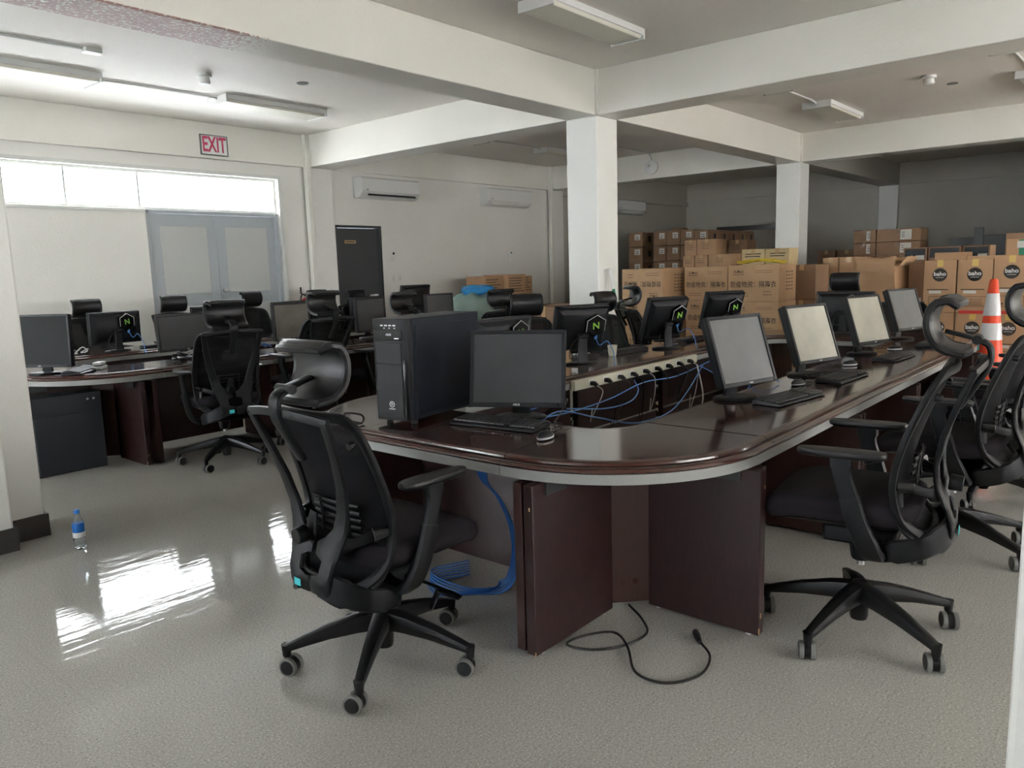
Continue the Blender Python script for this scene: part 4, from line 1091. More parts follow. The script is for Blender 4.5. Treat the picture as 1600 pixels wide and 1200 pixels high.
# ------------------------------------------------------------------ PC tower
def tower():
    t = thing('computer_tower', 'black computer tower with round white emblem on the near desk end', 'computer', (2.30, 2.575, TOPZ+0.002), math.radians(9))
    # local: front face on -X side, right side panel toward -Y
    w, d, h = 0.205, 0.57, 0.465
    MB().b2(0.03, d, 0, w, 0.02, 0.02+h).build('case', 'pc', t, bevel=0.004)
    MB().b2(0.06, d-0.02, -0.003, 0.0, 0.04, h-0.015).build('side_cover', 'pc', t, bevel=0.002)
    f = MB().loft([[V(x, y, z) for x, y in ((0.035, 0.002), (0.008, 0.004), (0.0, 0.03), (0.0, w-0.012), (0.006, w-0.002), (0.035, w))] for z in (0.02, 0.485)])
    fr = f.build('front_panel', 'pcfront', t, bevel=0.002)
    MB().b2(-0.004, 0.0, 0.036, w-0.02, 0.285, 0.375).build('front_cover', 'pcfront', fr, bevel=0.003)
    MB().b2(-0.004, 0.0, 0.036, w-0.02, 0.035, 0.280).build('lower_cover', 'pcfront', fr, bevel=0.003)
    MB().bar([(-0.002, 0.022, 0.03), (-0.006, 0.018, 0.06), (-0.008, 0.018, 0.27), (0.0, 0.024, 0.30)], 0.006, 0.006, side=(0, 1, 0)).build('side_ridge', 'gloss', fr)
    dv = MB().b2(-0.005, 0.0, 0.030, w-0.012, 0.388, 0.435).build('optical_drive', 'gloss', fr, bevel=0.002)
    text('ASUS', 0.014, 'print_white', dv, (-0.0055, w/2, 0.414), (-1, 0, 0), name='drive_mark')
    MB().b2(-0.0065, -0.005, 0.045, 0.07, 0.395, 0.399).build('eject_button', 'steel', dv)
    for k in range(4): MB().b2(-0.002, 0.001, 0.065+0.024*k, 0.080+0.024*k, 0.452, 0.458).build('usb_port', 'print_white', fr)
    for k in range(3): MB().cyl((-0.002, 0.07+0.03*k, 0.443), (0.001, 0.07+0.03*k, 0.443), 0.003, n=10).build('audio_port', 'steel', fr)
    em = MB().tube([(-0.0055, w/2+0.013*math.cos(a*PI/12), 0.095+0.013*math.sin(a*PI/12)) for a in range(24)], 0.0018, 6, closed=True).build('emblem_ring', 'print_white', fr)
    text('R', 0.018, 'print_white', em, (-0.0045, w/2, 0.095), (-1, 0, 0), name='emblem_letter')
    MB().b2(-0.0062, -0.0045, w/2-0.018, w/2+0.018, 0.072, 0.0755).build('emblem_caption', 'print_white', em, smooth=False)
    for x in (0.06, d-0.05):
        for y in (0.03, w-0.03): MB().cyl((x, y, 0), (x, y, 0.022), 0.016, n=14).build('foot', 'plastic_base', t)
    return t
tower()

# ------------------------------------------------------------------ cables, power strip
def cable(pts, mat, r, label, k=8, name='cable', cat='cable', group=None):
    o = MB().tube(catmull(pts, k), r, 8).build(name, mat)
    return tag(o, label, cat, group)
# black power cord on the floor under the curved desk end
pc = thing('mains_cable', 'black mains cable with plug looping on the floor under the curved desk end', 'cable', (0, 0, 0))
pts = [(2.66, 1.66, 0.02), (2.60, 1.56, 0.008), (2.50, 1.48, 0.008), (2.36, 1.50, 0.008), (2.26, 1.58, 0.008), (2.24, 1.68, 0.008), (2.34, 1.66, 0.010), (2.42, 1.58, 0.014), (2.36, 1.48, 0.010), (2.22, 1.36, 0.008), (2.22, 1.24, 0.008), (2.34, 1.17, 0.008), (2.48, 1.20, 0.008), (2.56, 1.28, 0.010)]
MB().tube(catmull(pts, 8), 0.005, 8).build('cord', 'black_cable', pc)
MB().bar([(2.55, 1.275, 0.012), (2.58, 1.30, 0.014), (2.61, 1.325, 0.015)], [0.008, 0.014, 0.014], [0.008, 0.012, 0.012], side=(0, 0, 1)).build('plug', 'black_cable', pc)
MB().cyl((2.61, 1.325, 0.018), (2.625, 1.338, 0.018), 0.003).build('prong', 'steel', pc)
# blue network cable bundle behind the left panel
GC = 'blue network cables hanging behind the desk end panel'
for k in range(6):
    j = k*0.012
    cable([(2.13, 1.97+j, 0.71), (2.13+j*0.4, 1.96+j, 0.63), (2.19+j*0.6, 1.95+j, 0.55), (2.255+j*0.6, 1.945+j, 0.42), (2.30+j*0.5, 1.96+j, 0.28), (2.37+j*0.4, 2.05+j, 0.13), (2.43+j, 2.18+j, 0.02+j*0.3), (2.36+j, 2.28-j, 0.012+j*0.4), (2.26+j*1.4, 2.40-j, 0.012+j*0.4), (2.33+j, 2.53+j, 0.012+j*0.4), (2.50+j, 2.44+j, 0.02+j*0.6)], 'blue_cable', 0.0034,
          'blue network cable in the bundle hanging behind the left desk end panel', group=GC)
# power strip along the inner edge of the far desk side
yi = ay1-D
ps = thing('power_strip', 'long cream power strip under the inner edge of the far desk side', 'power strip', (0, 0, 0))
MB().b2(3.90, 5.55, yi-0.034, yi-0.002, 0.672, 0.735).build('strip_body', 'cream', ps, bevel=0.003)
for k in range(9):
    x = 4.08+k*0.165
    MB().b2(x-0.03, x+0.03, yi-0.036, yi-0.033, 0.682, 0.725).build('socket', 'white', ps, smooth=False)
for k in range(9):
    x = 4.08+k*0.165
    pl = thing('power_plug', 'black power plug in the cream power strip, %s from its left end' % ('first', 'second', 'third', 'fourth', 'fifth', 'sixth', 'seventh', 'eighth', 'ninth')[k], 'plug', (x, yi-0.036, 0.700), 0, 'black plugs along the cream power strip')
    MB().bar([(0, 0, 0), (0, -0.02, 0), (0.0, -0.045, -0.012)], [0.020, 0.020, 0.012], [0.015, 0.015, 0.010], side=(1, 0, 0)).build('plug_body', 'black_cable', pl)
    dx = random.uniform(-0.08, 0.1); ln = random.uniform(0.2, 0.38)
    MB().tube(catmull([(0, -0.045, -0.012), (0.01, -0.08, -0.05), (dx*0.6, -0.075, -ln*0.6), (dx, -0.04, -ln), (dx+0.05, 0.0, -ln-0.03), (dx+0.1, 0.02, -ln*0.8)], 6), 0.0032, 6).build('plug_lead', 'black_cable' if k % 4 else 'white_cable', pl)
GBc = 'light blue network cables strung inside the front desk ring'
cable([(3.30, 2.80, 0.60), (3.6, 2.72, 0.58), (4.1, 2.70, 0.60), (4.6, 2.74, 0.64), (5.1, 2.76, 0.62), (5.6, 2.77, 0.66), (6.0, 2.78, 0.70)], 'light_blue_cable', 0.0045, 'light blue cable running level below the cream power strip', group=GBc)
cable([(3.15, 2.60, 0.55), (3.5, 2.66, 0.62), (3.9, 2.66, 0.52), (4.3, 2.62, 0.42), (4.75, 2.62, 0.42), (5.1, 2.66, 0.52), (5.5, 2.74, 0.66)], 'light_blue_cable', 0.0045, 'light blue cable sagging in a long loop inside the front ring', group=GBc)
cable([(3.7, 2.74, 0.60), (4.0, 2.66, 0.56), (4.3, 2.66, 0.56), (4.5, 2.72, 0.60), (4.55, 2.78, 0.66)], 'light_blue_cable', 0.004, 'short light blue cable bowed under the left of the power strip', group=GBc)
cable([(5.45, 2.74, 0.66), (5.35, 2.55, 0.60), (5.1, 2.3, 0.45), (4.95, 2.2, 0.2)], 'light_blue_cable', 0.0045, 'light blue cable dropping steeply inside the ring beside the white lead', group=GBc)
cable([(4.15, 1.80, 0.72), (4.18, 1.76, 0.79), (4.25, 1.72, 0.80), (4.28, 1.66, 0.765)], 'light_blue_cable', 0.0035, 'light blue cable behind the nearest square monitor', group=GBc)
cable([(5.42, 2.75, 0.67), (5.42, 2.70, 0.45), (5.43, 2.72, 0.30)], 'white_cable', 0.006, 'white lead hanging straight down from the power strip end')
for x, s in ((3.98, 0), (4.92, 1), (6.12, 2), (7.25, 3)):
    tg = ('nearest', 'second', 'third', 'farthest')[s]
    pts = [(x-0.02, 1.70, 0.90), (x+0.06, 1.79, 0.85), (x+0.02, 1.80, 0.79), (x-0.06, 1.78, 0.80), (x-0.04, 1.80, 0.87), (x+0.05, 1.81, 0.82), (x+0.07, 1.80, 0.60), (x+0.02, 1.82, 0.40)]
    cable(pts, 'black_cable', 0.004, 'tangled black lead behind the %s right-hand monitor' % tg, group='black leads behind the right-hand monitors')
cable([(2.83, 2.22, 0.775), (2.95, 2.18, 0.82), (2.80, 2.10, 0.79), (2.68, 2.05, 0.768), (2.62, 2.0, 0.765), (2.56, 1.97, 0.765)], 'black_cable', 0.003, 'thin black lead curling behind the near keyboard and mouse')
cable([(2.86, 2.35, 0.775), (2.90, 2.25, 0.80), (2.80, 2.30, 0.78), (2.88, 2.40, 0.80)], 'light_blue_cable', 0.0035, 'light blue cable behind the wide monitor beside the tower')
cable([(2.20, 2.80, 0.762), (2.16, 2.86, 0.78), (2.20, 2.92, 0.80), (2.26, 2.88, 0.785), (2.22, 2.82, 0.765), (2.15, 2.80, 0.762)], 'black_cable', 0.005, 'coiled black lead at the left foot of the computer tower')
# leads and paper trays on the left ring
for i, (x, y) in enumerate(((3.15, 6.42), (3.28, 6.50), (4.52, 6.40), (5.55, 6.42), (2.95, 7.95), (4.0, 6.45))):
    pts = []
    for k in range(8): pts.append((x+random.uniform(-0.09, 0.09), y+random.uniform(-0.05, 0.06), TOPZ+0.012+random.uniform(0, 0.07)))
    cable(pts, ('black_cable', 'white_cable', 'black_cable', 'blue_cable', 'white_cable', 'blue_cable')[i], 0.005,
          'tangle of leads on the left ring, %s' % ('beside the wide dark monitor', 'right against the wide dark monitor', 'between two square monitors', 'left of the computer tower', 'before the far N box monitor', 'blue, behind the chair on open floor')[i])
def adapter(x, y, rz, label):
    t = thing('network_adapter', label, 'adapter', (x, y, TOPZ+0.002), rz, 'white adapters on the left ring')
    MB().box((0, 0, 0.012), (0.14, 0.07, 0.024)).build('lower_box', 'white', t, bevel=0.004)
    MB().box((0.005, 0, 0.045), (0.11, 0.06, 0.022)).build('upper_box', 'white', t, bevel=0.004)
    MB().box((0, 0, 0.030), (0.08, 0.05, 0.010)).build('spacer', 'print_dark', t)
adapter(4.12, 6.33, 0.1, 'stack of two white adapters left of the dusty-screen monitor')
adapter(5.42, 6.30, 0.0, 'stack of two white adapters just left of the computer tower')
adapter(3.55, 6.32, 0.3, 'white adapter box behind the chair on open floor')
adapter(2.50, 6.46, 0.8, 'white adapter box on the curved left desk corner')
cup = thing('paper_cup', 'cream paper cup on the far desk side behind the first N box monitor', 'cup', (5.0, 3.25, TOPZ+0.002))
MB().lathe([(0.0, 0), (0.028, 0), (0.038, 0.085), (0.036, 0.085), (0.026, 0.004), (0, 0.004)]).build('cup_body', 'cream', cup)

# ------------------------------------------------------------------ cartons
def carton(x, y0, y1, z0, h, d, mat, label, cat='box', group=None, tape='tape', name='cardboard_box', flaps=False):
    """-X face at x; spans y0..y1"""
    w = abs(y1-y0); yc = (y0+y1)/2
    t = thing(name, label, cat, (x+d/2, yc, z0), random.uniform(-0.012, 0.012), group)
    MB().b2(-d/2, d/2, -w/2, w/2, 0.001, h-0.001).build('carton_body', mat, t, smooth=False, bevel=0.006)
    if tape:
        m = MB().b2(-d/2-0.001, d/2+0.001, -0.03, 0.03, h-0.002, h+0.0008)
        m.b2(-d/2-0.0012, -d/2, -0.03, 0.03, h-0.07, h-0.001)
        m.build('packing_tape', tape, t, smooth=False)
    return t, w, h, d
def lines(t, x, y0, y1, z, n, th=0.006, mat='print_dark', gap=0.02):
    m = MB()
    for k in range(n):
        m.b2(x-0.0012, x-0.0002, min(y0, y1)+random.uniform(0, 0.02), max(y0, y1)-random.uniform(0, 0.08*abs(y1-y0)), z-k*gap-th/2, z-k*gap+th/2)
    m.build('small_print', mat, t, smooth=False)
def gown(x, y0, y1, z0, label, flip=False, d=0.60, h=0.462):
    t, w, h, d = carton(x, y0, y1, z0, h, d, 'kraft_b', label, group='isolation gown cartons')
    fx = -d/2-0.0005
    # front: emblem, big characters, small print. +Y is the left side when seen from -X
    s = -1 if flip else 1
    zc = h/2
    text('防疫物资：隔离衣', 0.084*w/0.65, 'print_dark', t, (fx, s*0.0, zc-s*0.02), (-1, 0, 0), name='carton_title', flip=flip, sx=0.88)
    text('A.Med', 0.05, 'print_dark', t, (fx, s*0.19*w/0.65, zc+s*0.15), (-1, 0, 0), name='maker_mark', flip=flip)
    lines(t, fx, s*0.10*w/0.65, s*0.27*w/0.65, zc+s*0.115, 1)
    lines(t, fx, -s*0.02, -s*0.25*w/0.65, zc+s*0.16, 2, 0.004, gap=0.025*s)
    lines(t, fx, s*0.27*w/0.65, s*0.05, zc-s*0.135, 2, 0.005, gap=0.03*s)
    lines(t, fx, -s*0.13, -s*0.24*w/0.65, zc-s*0.11, 2, 0.006, gap=0.04*s)
    # print on the right-hand end
    m = MB()
    for r in range(6):
        for c in range(3): m.b2(-0.06+c*0.09, 0.0+c*0.09, -w/2-0.0012, -w/2-0.0002, h*0.78-r*0.045, h*0.78-r*0.045+0.010)
    m.build('end_print', 'print_dark', t, smooth=False)
    return t
T1, T2 = 0.464, 0.928
gown(9.50, 5.35, 6.00, T2, 'isolation gown carton turned upside down, top left of the gown cartons', flip=True, d=0.78)
gown(10.00, 4.63, 5.28, T2, 'isolation gown carton in the middle of the top tier, its title facing us')
gown(9.70, 3.80, 4.48, T2, 'isolation gown carton on the top tier under the yellow straps', h=0.475)
gown(9.55, 5.33, 5.98, T1, 'lower isolation gown carton under the upside-down one')
gown(10.02, 4.60, 5.26, T1, 'lower isolation gown carton under the middle one')
gown(9.72, 3.80, 4.46, T1, 'lower isolation gown carton under the yellow-strap one')
gown(9.55, 5.33, 5.98, 0.0, 'bottom isolation gown carton at the left of the stack')
gown(10.02, 4.60, 5.26, 0.0, 'bottom isolation gown carton in the middle of the stack')
gown(9.72, 3.80, 4.46, 0.0, 'bottom isolation gown carton at the right of the stack')
for z, lb in ((0.0, 'lowest narrow brown carton beside the gown cartons'), (0.464, 'middle narrow brown carton beside the gown cartons'), (0.928, 'top narrow brown carton beside the gown cartons')):
    carton(10.32, 3.55, 3.92, z, 0.455, 0.5, 'kraft_d', lb, group='narrow cartons right of the gown cartons', tape='tape')
# cream cartons behind
for i, (y0, y1) in enumerate(((4.42, 4.76), (4.07, 4.41))):
    for z, zt in ((0, 0.80), (0.80, 1.62)):
        t, w, h, d = carton(10.75, y0, y1, z, zt-z-0.001, 0.34, 'kraft_y', '%s cream carton behind the gown cartons, %s one' % (('lower', 'upper')[z > 0], ('left', 'right')[i]), group='cream cartons behind the gown cartons')
        lines(t, -d/2, 0.12, -0.12, h-0.07, 2, 0.012, gap=0.035)
# yellow straps on the gown carton
ys_ = MB()
for k in range(16):
    pts = []
    for j in range(7):
        pts.append((9.78+random.uniform(-0.0, 0.25), 4.40-j*0.095+random.uniform(-0.03, 0.03), 1.414+random.uniform(0.0, 0.035)+0.03*math.sin(j/6*PI)))
    ys_.tube(catmull(pts, 4), 0.006, 5)
tag(ys_.build('yellow_strap', 'yellow'), 'heap of tangled yellow straps lying on the right gown carton', 'strap', kind='stuff')

# store room cartons (bay behind)
def labelled(x, y0, y1, z0, h, d, label, mat='kraft_d', group='labelled brown cartons stacked in the store bay'):
    t, w, h, d = carton(x, y0, y1, z0, h, d, mat, label, group=group, tape=None)
    MB().b2(-d/2-0.001, -d/2, -0.10*w/0.3, 0.02*w/0.3, h*0.48, h*0.86).build('paper_label', 'label', t, smooth=False)
    lines(t, -d/2-0.001, -0.08*w/0.3, 0.0, h*0.70, 2, 0.012, gap=0.04)
    MB().b2(0.02, 0.12, -w/2-0.001, -w/2, h*0.35, h*0.75).build('stamp', 'print_dark', t, smooth=False)
    return t
hh = 0.295
cols = [(8.34, 8.67), (7.785, 8.08), (7.485, 7.78), (7.19, 7.48)]
tier = ['floor', 'second', 'third', 'fourth', 'fifth', 'sixth', 'top']
cn = ['leftmost column', 'second column', 'third column', 'fourth column']
for ci, (y0, y1) in enumerate(cols):
    for k in range(7):
        labelled(14.0, y0, y1, k*0.301, hh, 0.42, 'labelled brown carton, %s tier of the %s in the store bay' % (tier[k], cn[ci]))
for k in range(7):
    labelled(14.0, 6.88, 7.185, k*0.298, hh-0.003, 0.42, 'labelled brown carton, %s tier of the fifth column in the store bay' % tier[k])
for j in range(4):
    for k in (3, 4, 5, 6):
        labelled(14.43+j*0.43, 6.88, 7.185, k*0.298 if k > 3 else 0.0, hh-0.003 if k > 3 else 4*0.298-0.003, 0.42, 'brown carton running back from the fifth column, %s tier, %s place' % (tier[k], ('first', 'second', 'third', 'fourth')[j]))
for (x, y0, y1, zt, lb, m_) in ((13.0, 6.62, 6.86, 1.86, 'left one, narrow', 'kraft'), (13.0, 6.24, 6.61, 1.865, 'with wide printed front', 'kraft'), (13.55, 6.3, 6.6, 1.83, 'behind the printed one', 'kraft_d'), (13.55, 5.9, 6.28, 1.84, 'rightmost and dark', 'kraft_d')):
    t, w, h, d = carton(x, y0, y1, 0.93, zt-0.93, 0.4, m_, 'carton in the middle store row, %s' % lb, group='middle row of store cartons')
    carton(x, y0, y1, 0.0, 0.929, 0.4, m_, 'tall carton under the middle store row, %s' % lb, group='middle row of store cartons')
    lines(t, -d/2, 0.10, -0.06, h-0.06, 4, 0.006, gap=0.035)
for (x, y0, y1, zt, lb) in ((12.45, 6.38, 6.60, 1.575, 'left'), (12.45, 6.13, 6.37, 1.58, 'middle'), (12.45, 5.69, 6.12, 1.585, 'right')):
    t, w, h, d = carton(x, y0, y1, 0.79, zt-0.79, 0.38, 'kraft', 'carton of the low front store row, %s one' % lb, group='low front row of store cartons')
    carton(x, y0, y1, 0.0, 0.789, 0.38, 'kraft', 'carton under the low front store row, %s one' % lb, group='low front row of store cartons')
    lines(t, -d/2, 0.08, -0.06, h-0.06, 3, 0.006, gap=0.035)
tag(MB().box((16.9, 7.1, 2.16), (0.10, 1.3, 0.10)).build('dark_panel', 'gloss', bevel=0.004), 'long black bar lying on top of the store cartons', 'panel')
bpy.data.objects['dark_panel'].location = (-0.9, -0.1, -0.01)
tag(MB().box((14.2, 7.6, 2.128), (0.2, 0.25, 0.035)).build('flat_packet', 'kraft_d', bevel=0.003), 'small flat packet on top of the labelled cartons', 'packet')
# low cartons by the orange label, behind the second column
for i, (y0, y1) in enumerate(((3.47, 3.68), (3.22, 3.46))):
    for z, zt in ((0, 0.62), (0.62, 1.225), (1.226, 1.466)):
        t, w, h, d = carton(10.95, y0, y1, z, zt-z-0.001, 0.42, 'kraft', '%s carton right of the second column, %s stack' % ('bottom' if z == 0 else 'middle' if z < 1 else 'taped top', ('left', 'right')[i]), group='cartons right of the second column', tape='tape')
        if 0.5 < z < 1:
            MB().b2(-d/2-0.001, -d/2, 0.02 if i == 0 else -0.03, 0.10 if i == 0 else -0.01, h-0.22, h-0.02).build('orange_strip', 'orange' if i == 0 else 'label', t, smooth=False)
            MB().b2(-d/2-0.001, -d/2, -0.09, 0.015, h-0.20, h-0.03).build('paper_label', 'label', t, smooth=False)
for i, y in enumerate((4.95, 4.60)):
    carton(14.5, y-0.30, y+0.02, 0.0, 1.60, 0.4, 'kraft_d', 'dark tall carton seen over the taped ones, %s' % ('left', 'right')[i], group='dark cartons at the back')
for (y0, y1, lb) in ((3.84, 4.20, 'left'), (3.16, 3.83, 'right')):
    for z, h, tn in ((0, 1.48, 'tall base'), (1.482, 0.213, 'lower'), (1.697, 0.213, 'upper')):
        t, w, h, d = carton(14.0, y0, y1, z, h, 0.5, 'kraft_d', '%s brown carton of the %s stack under the far wall pilaster' % (tn, lb), group='brown cartons under the far wall pilaster', tape='tape_d')
        if z > 1:
            MB().b2(-d/2-0.001, -d/2, -0.11*(2 if lb == 'right' else 1)+0.02, -0.03, h*0.15, h*0.9).build('shipping_label', 'label', t, smooth=False)
            lines(t, -d/2-0.001, -0.05, -0.10, h*0.7, 3, 0.01, gap=0.035)
# crumpled big carton
t = thing('crumpled_carton', 'big plain crumpled carton with sagging top edge in the middle right', 'box', (9.65, 2.58, 0))
def crump(u, v):
    a = u*4; k = int(a) % 4; f = a-int(a)
    cs = [(-0.25, 0.23), (-0.25, -0.22), (0.33, -0.26), (0.33, 0.24)]
    p = Vector(cs[k]).lerp(Vector(cs[(k+1) % 4]), f)
    z = v*1.46; sag = 0.03*math.sin(f*PI)*v
    return V(p.x + 0.02*math.sin(v*9+u*7)*(1 if k in (0, 2) else 0.4), p.y + 0.015*math.sin(v*7+k), z - sag)
MB().grid(crump, 32, 20).build('carton_walls', 'kraft', t, solid=0.006, angle=50)
MB().box((0.02, 0, 1.30), (0.54, 0.44, 0.02)).build('carton_floor', 'kraft', t)
m = MB().box((-0.02, -0.30, 1.40), (0.5, 0.12, 0.006), m=Matrix.Rotation(-0.9, 3, 'X')); m.build('open_flap', 'kraft_b', t)
t, w, h, d = carton(9.72, 2.10, 2.30, 0, 1.36, 0.5, 'kraft_d', 'tall dark brown carton between the crumpled carton and the round-logo cartons', tape=None)
MB().b2(-d/2-0.001, -d/2, -0.04, 0.0, 0.80, 0.98).build('slot_print', 'label', t, smooth=False)
# round logo cartons
def logo_carton(x, y0, y1, z0, zt, label):
    t, w, h, d = carton(x, y0, y1, z0, zt-z0-0.002, 0.45, 'kraft', label, group='cartons with round black logos', tape='tape_y')
    fx = -d/2
    zc = h*0.72
    lg = MB().cyl((fx-0.0002, 0, zc), (fx-0.0015, 0, zc), 0.072, n=32).build('round_logo', 'print_dark', t, smooth=False)
    text('baho', 0.062, 'print_white', lg, (fx-0.0014, 0, zc+0.010), (-1, 0, 0), name='logo_word')
    MB().b2(fx-0.0025, fx-0.0014, -0.04, 0.04, zc-0.031, zc-0.026).build('logo_caption', 'label', lg, smooth=False)
    lines(t, fx, w*0.42, -w*0.30, h*0.44, 1, 0.009)
    lines(t, fx, w*0.30, w*0.05, h*0.38, 1, 0.007)
    m = MB()
    for z in (0.12, 0.30): m.b2(fx-0.0012, fx-0.0002, -0.12, 0.10, h*z, h*z+0.004)
    for y in (-0.12, 0.096): m.b2(fx-0.0012, fx-0.0002, y, y+0.004, h*0.12, h*0.30)
    for k in range(4): m.b2(fx-0.0012, fx-0.0002, -0.08, 0.04, h*(0.15+0.035*k), h*(0.15+0.035*k)+0.004)
    m.b2(fx-0.0012, fx-0.0002, 0.06, 0.075, h*0.15, h*0.18); m.build('table_print', 'print_dark', t, smooth=False)
    MB().b2(fx-0.0015, fx-0.0005, -0.02, 0.10, h*0.40-0.02, h*0.40+0.012).build('white_sticker', 'label', t, smooth=False)
    return t
for i, (y0, y1, zt) in enumerate(((1.775, 2.09, 1.40), (1.44, 1.765, 1.40), (1.11, 1.43, 1.43), (0.78, 1.10, 1.43))):
    p = ('left end', 'second place', 'third place', 'right end')[i]
    logo_carton(9.5, y0, y1, 0.83, zt, 'upper round-logo carton, %s of its row' % p)
    logo_carton(9.5, y0, y1, 0.25, 0.83, 'lower round-logo carton, %s of its row' % p)
    carton(9.5, y0, y1, 0.0, 0.249, 0.45, 'kraft', 'low carton on the floor under the round-logo cartons, %s' % p, group='floor tier under the round-logo cartons')
tag(MB().box((9.492, 1.42, 0.838), (0.006, 0.62, 0.035)).build('red_tape', 'tape_r'), 'strip of red and white tape across the round-logo cartons', 'tape')
# clutter behind
def simple_box(x, y0, y1, z0, z1, d, mat, label, cat='box', name='cardboard_box'):
    t, w, h, dd = carton(x, y0, y1, z0, z1-z0, d, mat, label, cat, name=name, tape=None); return t, w, h, dd
simple_box(11.0, 1.96, 2.32, 0, 1.385, 0.5, 'kraft', 'tall carton carrying the low box behind the round-logo cartons')
simple_box(11.0, 1.96, 2.31, 1.386, 1.485, 0.4, 'kraft', 'low box behind the leftmost round-logo carton')
simple_box(11.0, 1.56, 1.95, 0, 1.43, 0.5, 'kraft_b', 'carton behind the second round-logo carton')
simple_box(11.0, 1.17, 1.54, 0, 1.42, 0.5, 'kraft', 'tall carton under the one with green tape')
t, w, h, d = simple_box(11.0, 1.22, 1.54, 1.421, 1.62, 0.4, 'kraft', 'carton with a green strip and white label at the upper right')
MB().b2(-d/2-0.001, -d/2, -0.04, 0.03, 0.0, h-0.01).build('green_strip', 'green_pole', t, smooth=False)
MB().b2(-d/2-0.002, -d/2-0.001, -0.05, 0.05, 0.09, 0.17).build('shipping_label', 'label', t, smooth=False)
simple_box(12.4, 1.35, 1.75, 0, 1.72, 0.4, 'kraft_d', 'carton behind the green-strip carton, topmost at the right')
for i, (y0, y1) in enumerate(((2.62, 2.92), (2.20, 2.60), (1.86, 2.18))):
    t, w, h, d = simple_box(12.0, y0, y1, 0, 1.57, 0.4, 'kraft_d', 'carton with dark window front in the back row, %s' % ('left', 'middle', 'right')[i])
    MB().b2(-d/2-0.003, -d/2, -w/2+0.02, w/2-0.02, 1.42, 1.55).build('dark_front', 'dark_blue', t, smooth=False)
    MB().b2(-d/2-0.004, -d/2-0.003, -w/2+0.03, -w/2+0.14, 1.40, 1.46).build('paper_label', 'label', t, smooth=False)
simple_box(14.0, 2.30, 2.75, 0, 1.72, 0.4, 'grey_dark', 'dark scrap crate against the back wall', 'crate', 'scrap_crate')
simple_box(14.0, 1.8, 2.27, 0, 1.74, 0.4, 'grey_dark', 'dark scrap crate right of the upright board', 'crate', 'scrap_crate')
tag(MB().b2(13.9, 13.95, 2.26, 2.38, 0.0, 1.86).build('upright_board', 'grey_dark'), 'dark board standing upright among the scrap at the back', 'board')
# cartons by the air conditioner wall
for (x, y0, y1, z0, z1, lb) in ((9.88, 9.0, 9.45, 0.0, 0.66, 'bottom carton at the left of the wall stack'), (9.88, 9.0, 9.45, 0.661, 1.33, 'upper carton at the left of the wall stack'), (10.38, 8.9, 9.5, 0.0, 0.66, 'bottom carton in the middle of the wall stack'), (10.38, 8.9, 9.5, 0.661, 1.345, 'upper carton in the middle of the wall stack'), (11.0, 9.1, 9.55, 0.0, 0.95, 'lower carton at the right of the wall stack'), (11.0, 9.1, 9.55, 0.951, 1.31, 'small upper carton at the right of the wall stack')):
    w_ = 0.48 if x < 10.9 else 0.30
    t = thing('cardboard_box', lb, 'box', (x+w_/2, (y0+y1)/2, z0), 0, 'cartons against the air conditioner wall')
    MB().b2(-w_/2, w_/2, -(y1-y0)/2, (y1-y0)/2, 0.001, z1-z0-0.001).build('carton_body', 'kraft', t, smooth=False, bevel=0.005)
    m = MB()
    for k in range(6):
        z = (z1-z0)*0.9-k*0.045
        if z > 0.05: m.b2(-w_/2+0.03, w_/2*random.uniform(0.2, 0.8), -(y1-y0)/2-0.001, -(y1-y0)/2, z-0.006, z+0.006)
    m.build('small_print', 'print_dark', t, smooth=False)
# bagged bundles
def bag(loc, sx, sy, sz, mat, label, n=1):
    rings = []
    random.seed(int(sx*1000)+n)
    ph = [random.uniform(0, 6) for _ in range(6)]
    for i in range(13):
        v = i/12; a = PI*v; r = max(math.sin(a), 0.02)**0.5
        ring = []
        for j in range(36):
            th = 2*PI*j/36
            k = r*(1+0.07*math.sin(3*th+ph[0]+4*v)+0.05*math.sin(7*th+ph[1]-5*v)+0.03*math.sin(13*th+ph[2]+9*v))
            ring.append(V(k*sx/2*math.cos(th), k*sy/2*math.sin(th), sz*(0.5-0.5*math.cos(a))*(1+0.05*math.sin(5*th+ph[3]))))
        rings.append(ring)
    o = MB().loft(rings).build('plastic_bag', mat, angle=70)
    o.location = loc
    return tag(o, label, 'bag')
tb = thing('low_table', 'low table carrying the plastic bundles before the wall cartons', 'table', (8.95, 8.25, 0))
MB().b2(-0.55, 0.55, -0.35, 0.35, 0.55, 0.59).build('tabletop', 'kraft_d', tb, bevel=0.004)
for sx in (-1, 1):
    for sy in (-1, 1): MB().b2(sx*0.50-0.02, sx*0.50+0.02, sy*0.30-0.02, sy*0.30+0.02, 0, 0.55).build('leg', 'plastic', tb)
bag((8.80, 8.20, 0.59), 0.95, 0.6, 0.50, 'greenbag', 'pale green plastic-wrapped bundle below the blue one', 1)
bag((8.85, 8.22, 1.04), 0.62, 0.42, 0.17, 'bluebag', 'bright blue plastic bag lying on the pale green bundle', 2)
# low cartons left of the large column
t = thing('cardboard_box', 'dark brown carton beside the large white column', 'box', (8.12, 6.08, 0), 0)
MB().b2(-0.35, 0.35, -0.30, 0.35, 0, 0.96).build('carton_body', 'kraft_d', t, smooth=False, bevel=0.005)
MB().b2(-0.36, -0.351, -0.03, 0.03, 0.0, 0.96).build('packing_tape', 'tape', t, smooth=False)
t = thing('spray_bottle_box', 'tiny pale box on the desk left of the first N box monitor', 'box', (4.45, 3.28, TOPZ+0.002), 0.3)
MB().b2(-0.03, 0.03, -0.025, 0.025, 0, 0.15).build('box_body', 'kraft_b', t, bevel=0.003)

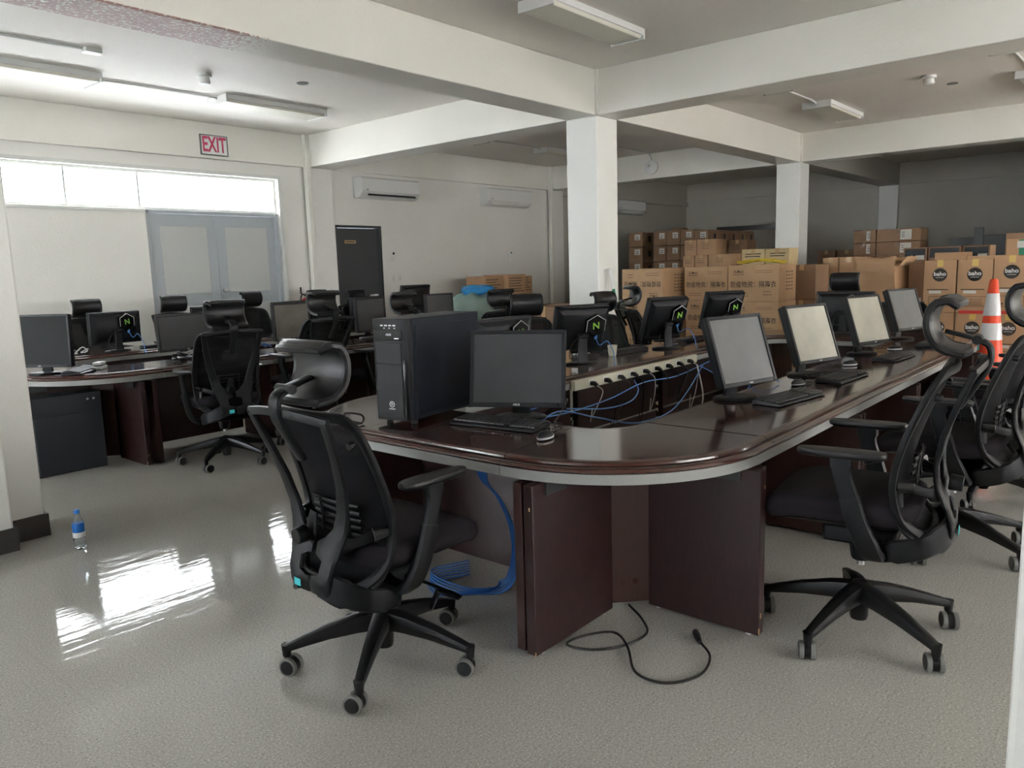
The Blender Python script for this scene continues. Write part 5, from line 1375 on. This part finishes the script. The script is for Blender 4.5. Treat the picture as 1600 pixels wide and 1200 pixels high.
# ------------------------------------------------------------------ cone, broom, extinguisher, bottle
t = thing('traffic_cone', 'tall orange traffic cone with two white collars before the round-logo cartons', 'cone', (8.55, 1.28, 0))
MB().b2(-0.21, 0.21, -0.21, 0.21, 0, 0.04).build('cone_base', 'orange', t, bevel=0.01)
def cr(z): return 0.155 - (z-0.04)/(1.21-0.04)*(0.155-0.036)
MB().lathe([(cr(0.04)+0.02, 0.04), (cr(0.07), 0.07), (cr(1.19), 1.19), (cr(1.21)-0.008, 1.215), (0.0, 1.215)], n=32).build('cone_body', 'orange', t)
for z0, z1 in ((0.64, 0.80), (0.87, 1.08)):
    MB().lathe([(cr(z0)+0.001, z0), (cr(z0)+0.0035, z0+0.003), (cr(z1)+0.0035, z1-0.003), (cr(z1)+0.001, z1)], n=32).build('reflective_collar', 'reflective', t)
a = math.atan2(-1.28, -8.55)
o = MB().box((-cr(0.60)-0.012, 0.10, 0.58), (0.006, 0.055, 0.075)).build('tag', 'cyan', t)
mh = thing('mop_handle', 'white mop handle with green lower grip leaning on the large white column', 'mop', (0, 0, 0))
p0, p1 = V(7.20, 4.44, 0.0), V(7.20, 4.70, 1.42)
MB().cyl(p0.lerp(p1, 0.84), p1, 0.020, 0.017, 12).build('upper_grip', 'white', mh)
MB().cyl(p0.lerp(p1, 0.06), p0.lerp(p1, 0.84), 0.018, 0.018, 12).build('green_shaft', 'green_pole', mh)
MB().box(p0+V(0.02, 0.02, 0.035), (0.30, 0.10, 0.06)).build('mop_head', 'label', mh, bevel=0.01)
fe = thing('fire_extinguisher', 'red fire extinguisher on the wall right of the double door', 'fire extinguisher', (6.80, 9.82, 0.62))
MB().lathe([(0, 0), (0.075, 0), (0.08, 0.02), (0.08, 0.40), (0.06, 0.46), (0.02, 0.49), (0, 0.49)], n=24).build('cylinder', 'red', fe)
MB().cyl((0, 0, 0.48), (0, 0, 0.54), 0.018).build('valve', 'steel', fe)
MB().bar([(0.0, 0, 0.54), (0.06, 0, 0.57), (0.12, 0, 0.60)], 0.014, 0.006, side=(0, 1, 0)).build('handle', 'plastic', fe)
MB().tube(catmull([(0, -0.01, 0.52), (-0.08, -0.03, 0.54), (-0.11, -0.03, 0.40), (-0.09, -0.03, 0.2)], 5), 0.01, 8).build('hose', 'plastic', fe)
MB().box((-0.085, -0.02, 0.60), (0.015, 0.02, 0.10)).build('hose_horn', 'plastic', fe)
MB().b2(-0.03, 0.03, 0.075, 0.128, 0.2, 0.3).build('wall_bracket', 'steel', fe)
bt = thing('water_bottle', 'small clear water bottle with blue cap on the floor beside the left pillar', 'bottle', (1.53, 4.47, 0))
MB().lathe([(0, 0.001), (0.026, 0.001), (0.030, 0.008), (0.030, 0.055), (0.028, 0.06), (0.030, 0.065), (0.030, 0.13), (0.026, 0.155), (0.014, 0.185), (0.0125, 0.20), (0.011, 0.20), (0.012, 0.185), (0.024, 0.155), (0.0285, 0.13), (0.0285, 0.010), (0, 0.004)], n=24).build('bottle_body', 'pet', bt)
MB().lathe([(0.0305, 0.095), (0.031, 0.096), (0.031, 0.140), (0.029, 0.145)], n=24).build('bottle_label', 'cap', bt)
MB().lathe([(0.0305, 0.065), (0.031, 0.066), (0.031, 0.094), (0.0305, 0.095)], n=24).build('white_label_band', 'white', bt)
MB().lathe([(0, 0.198), (0.015, 0.198), (0.015, 0.216), (0.013, 0.219), (0, 0.219)], n=20).build('cap', 'cap', bt)
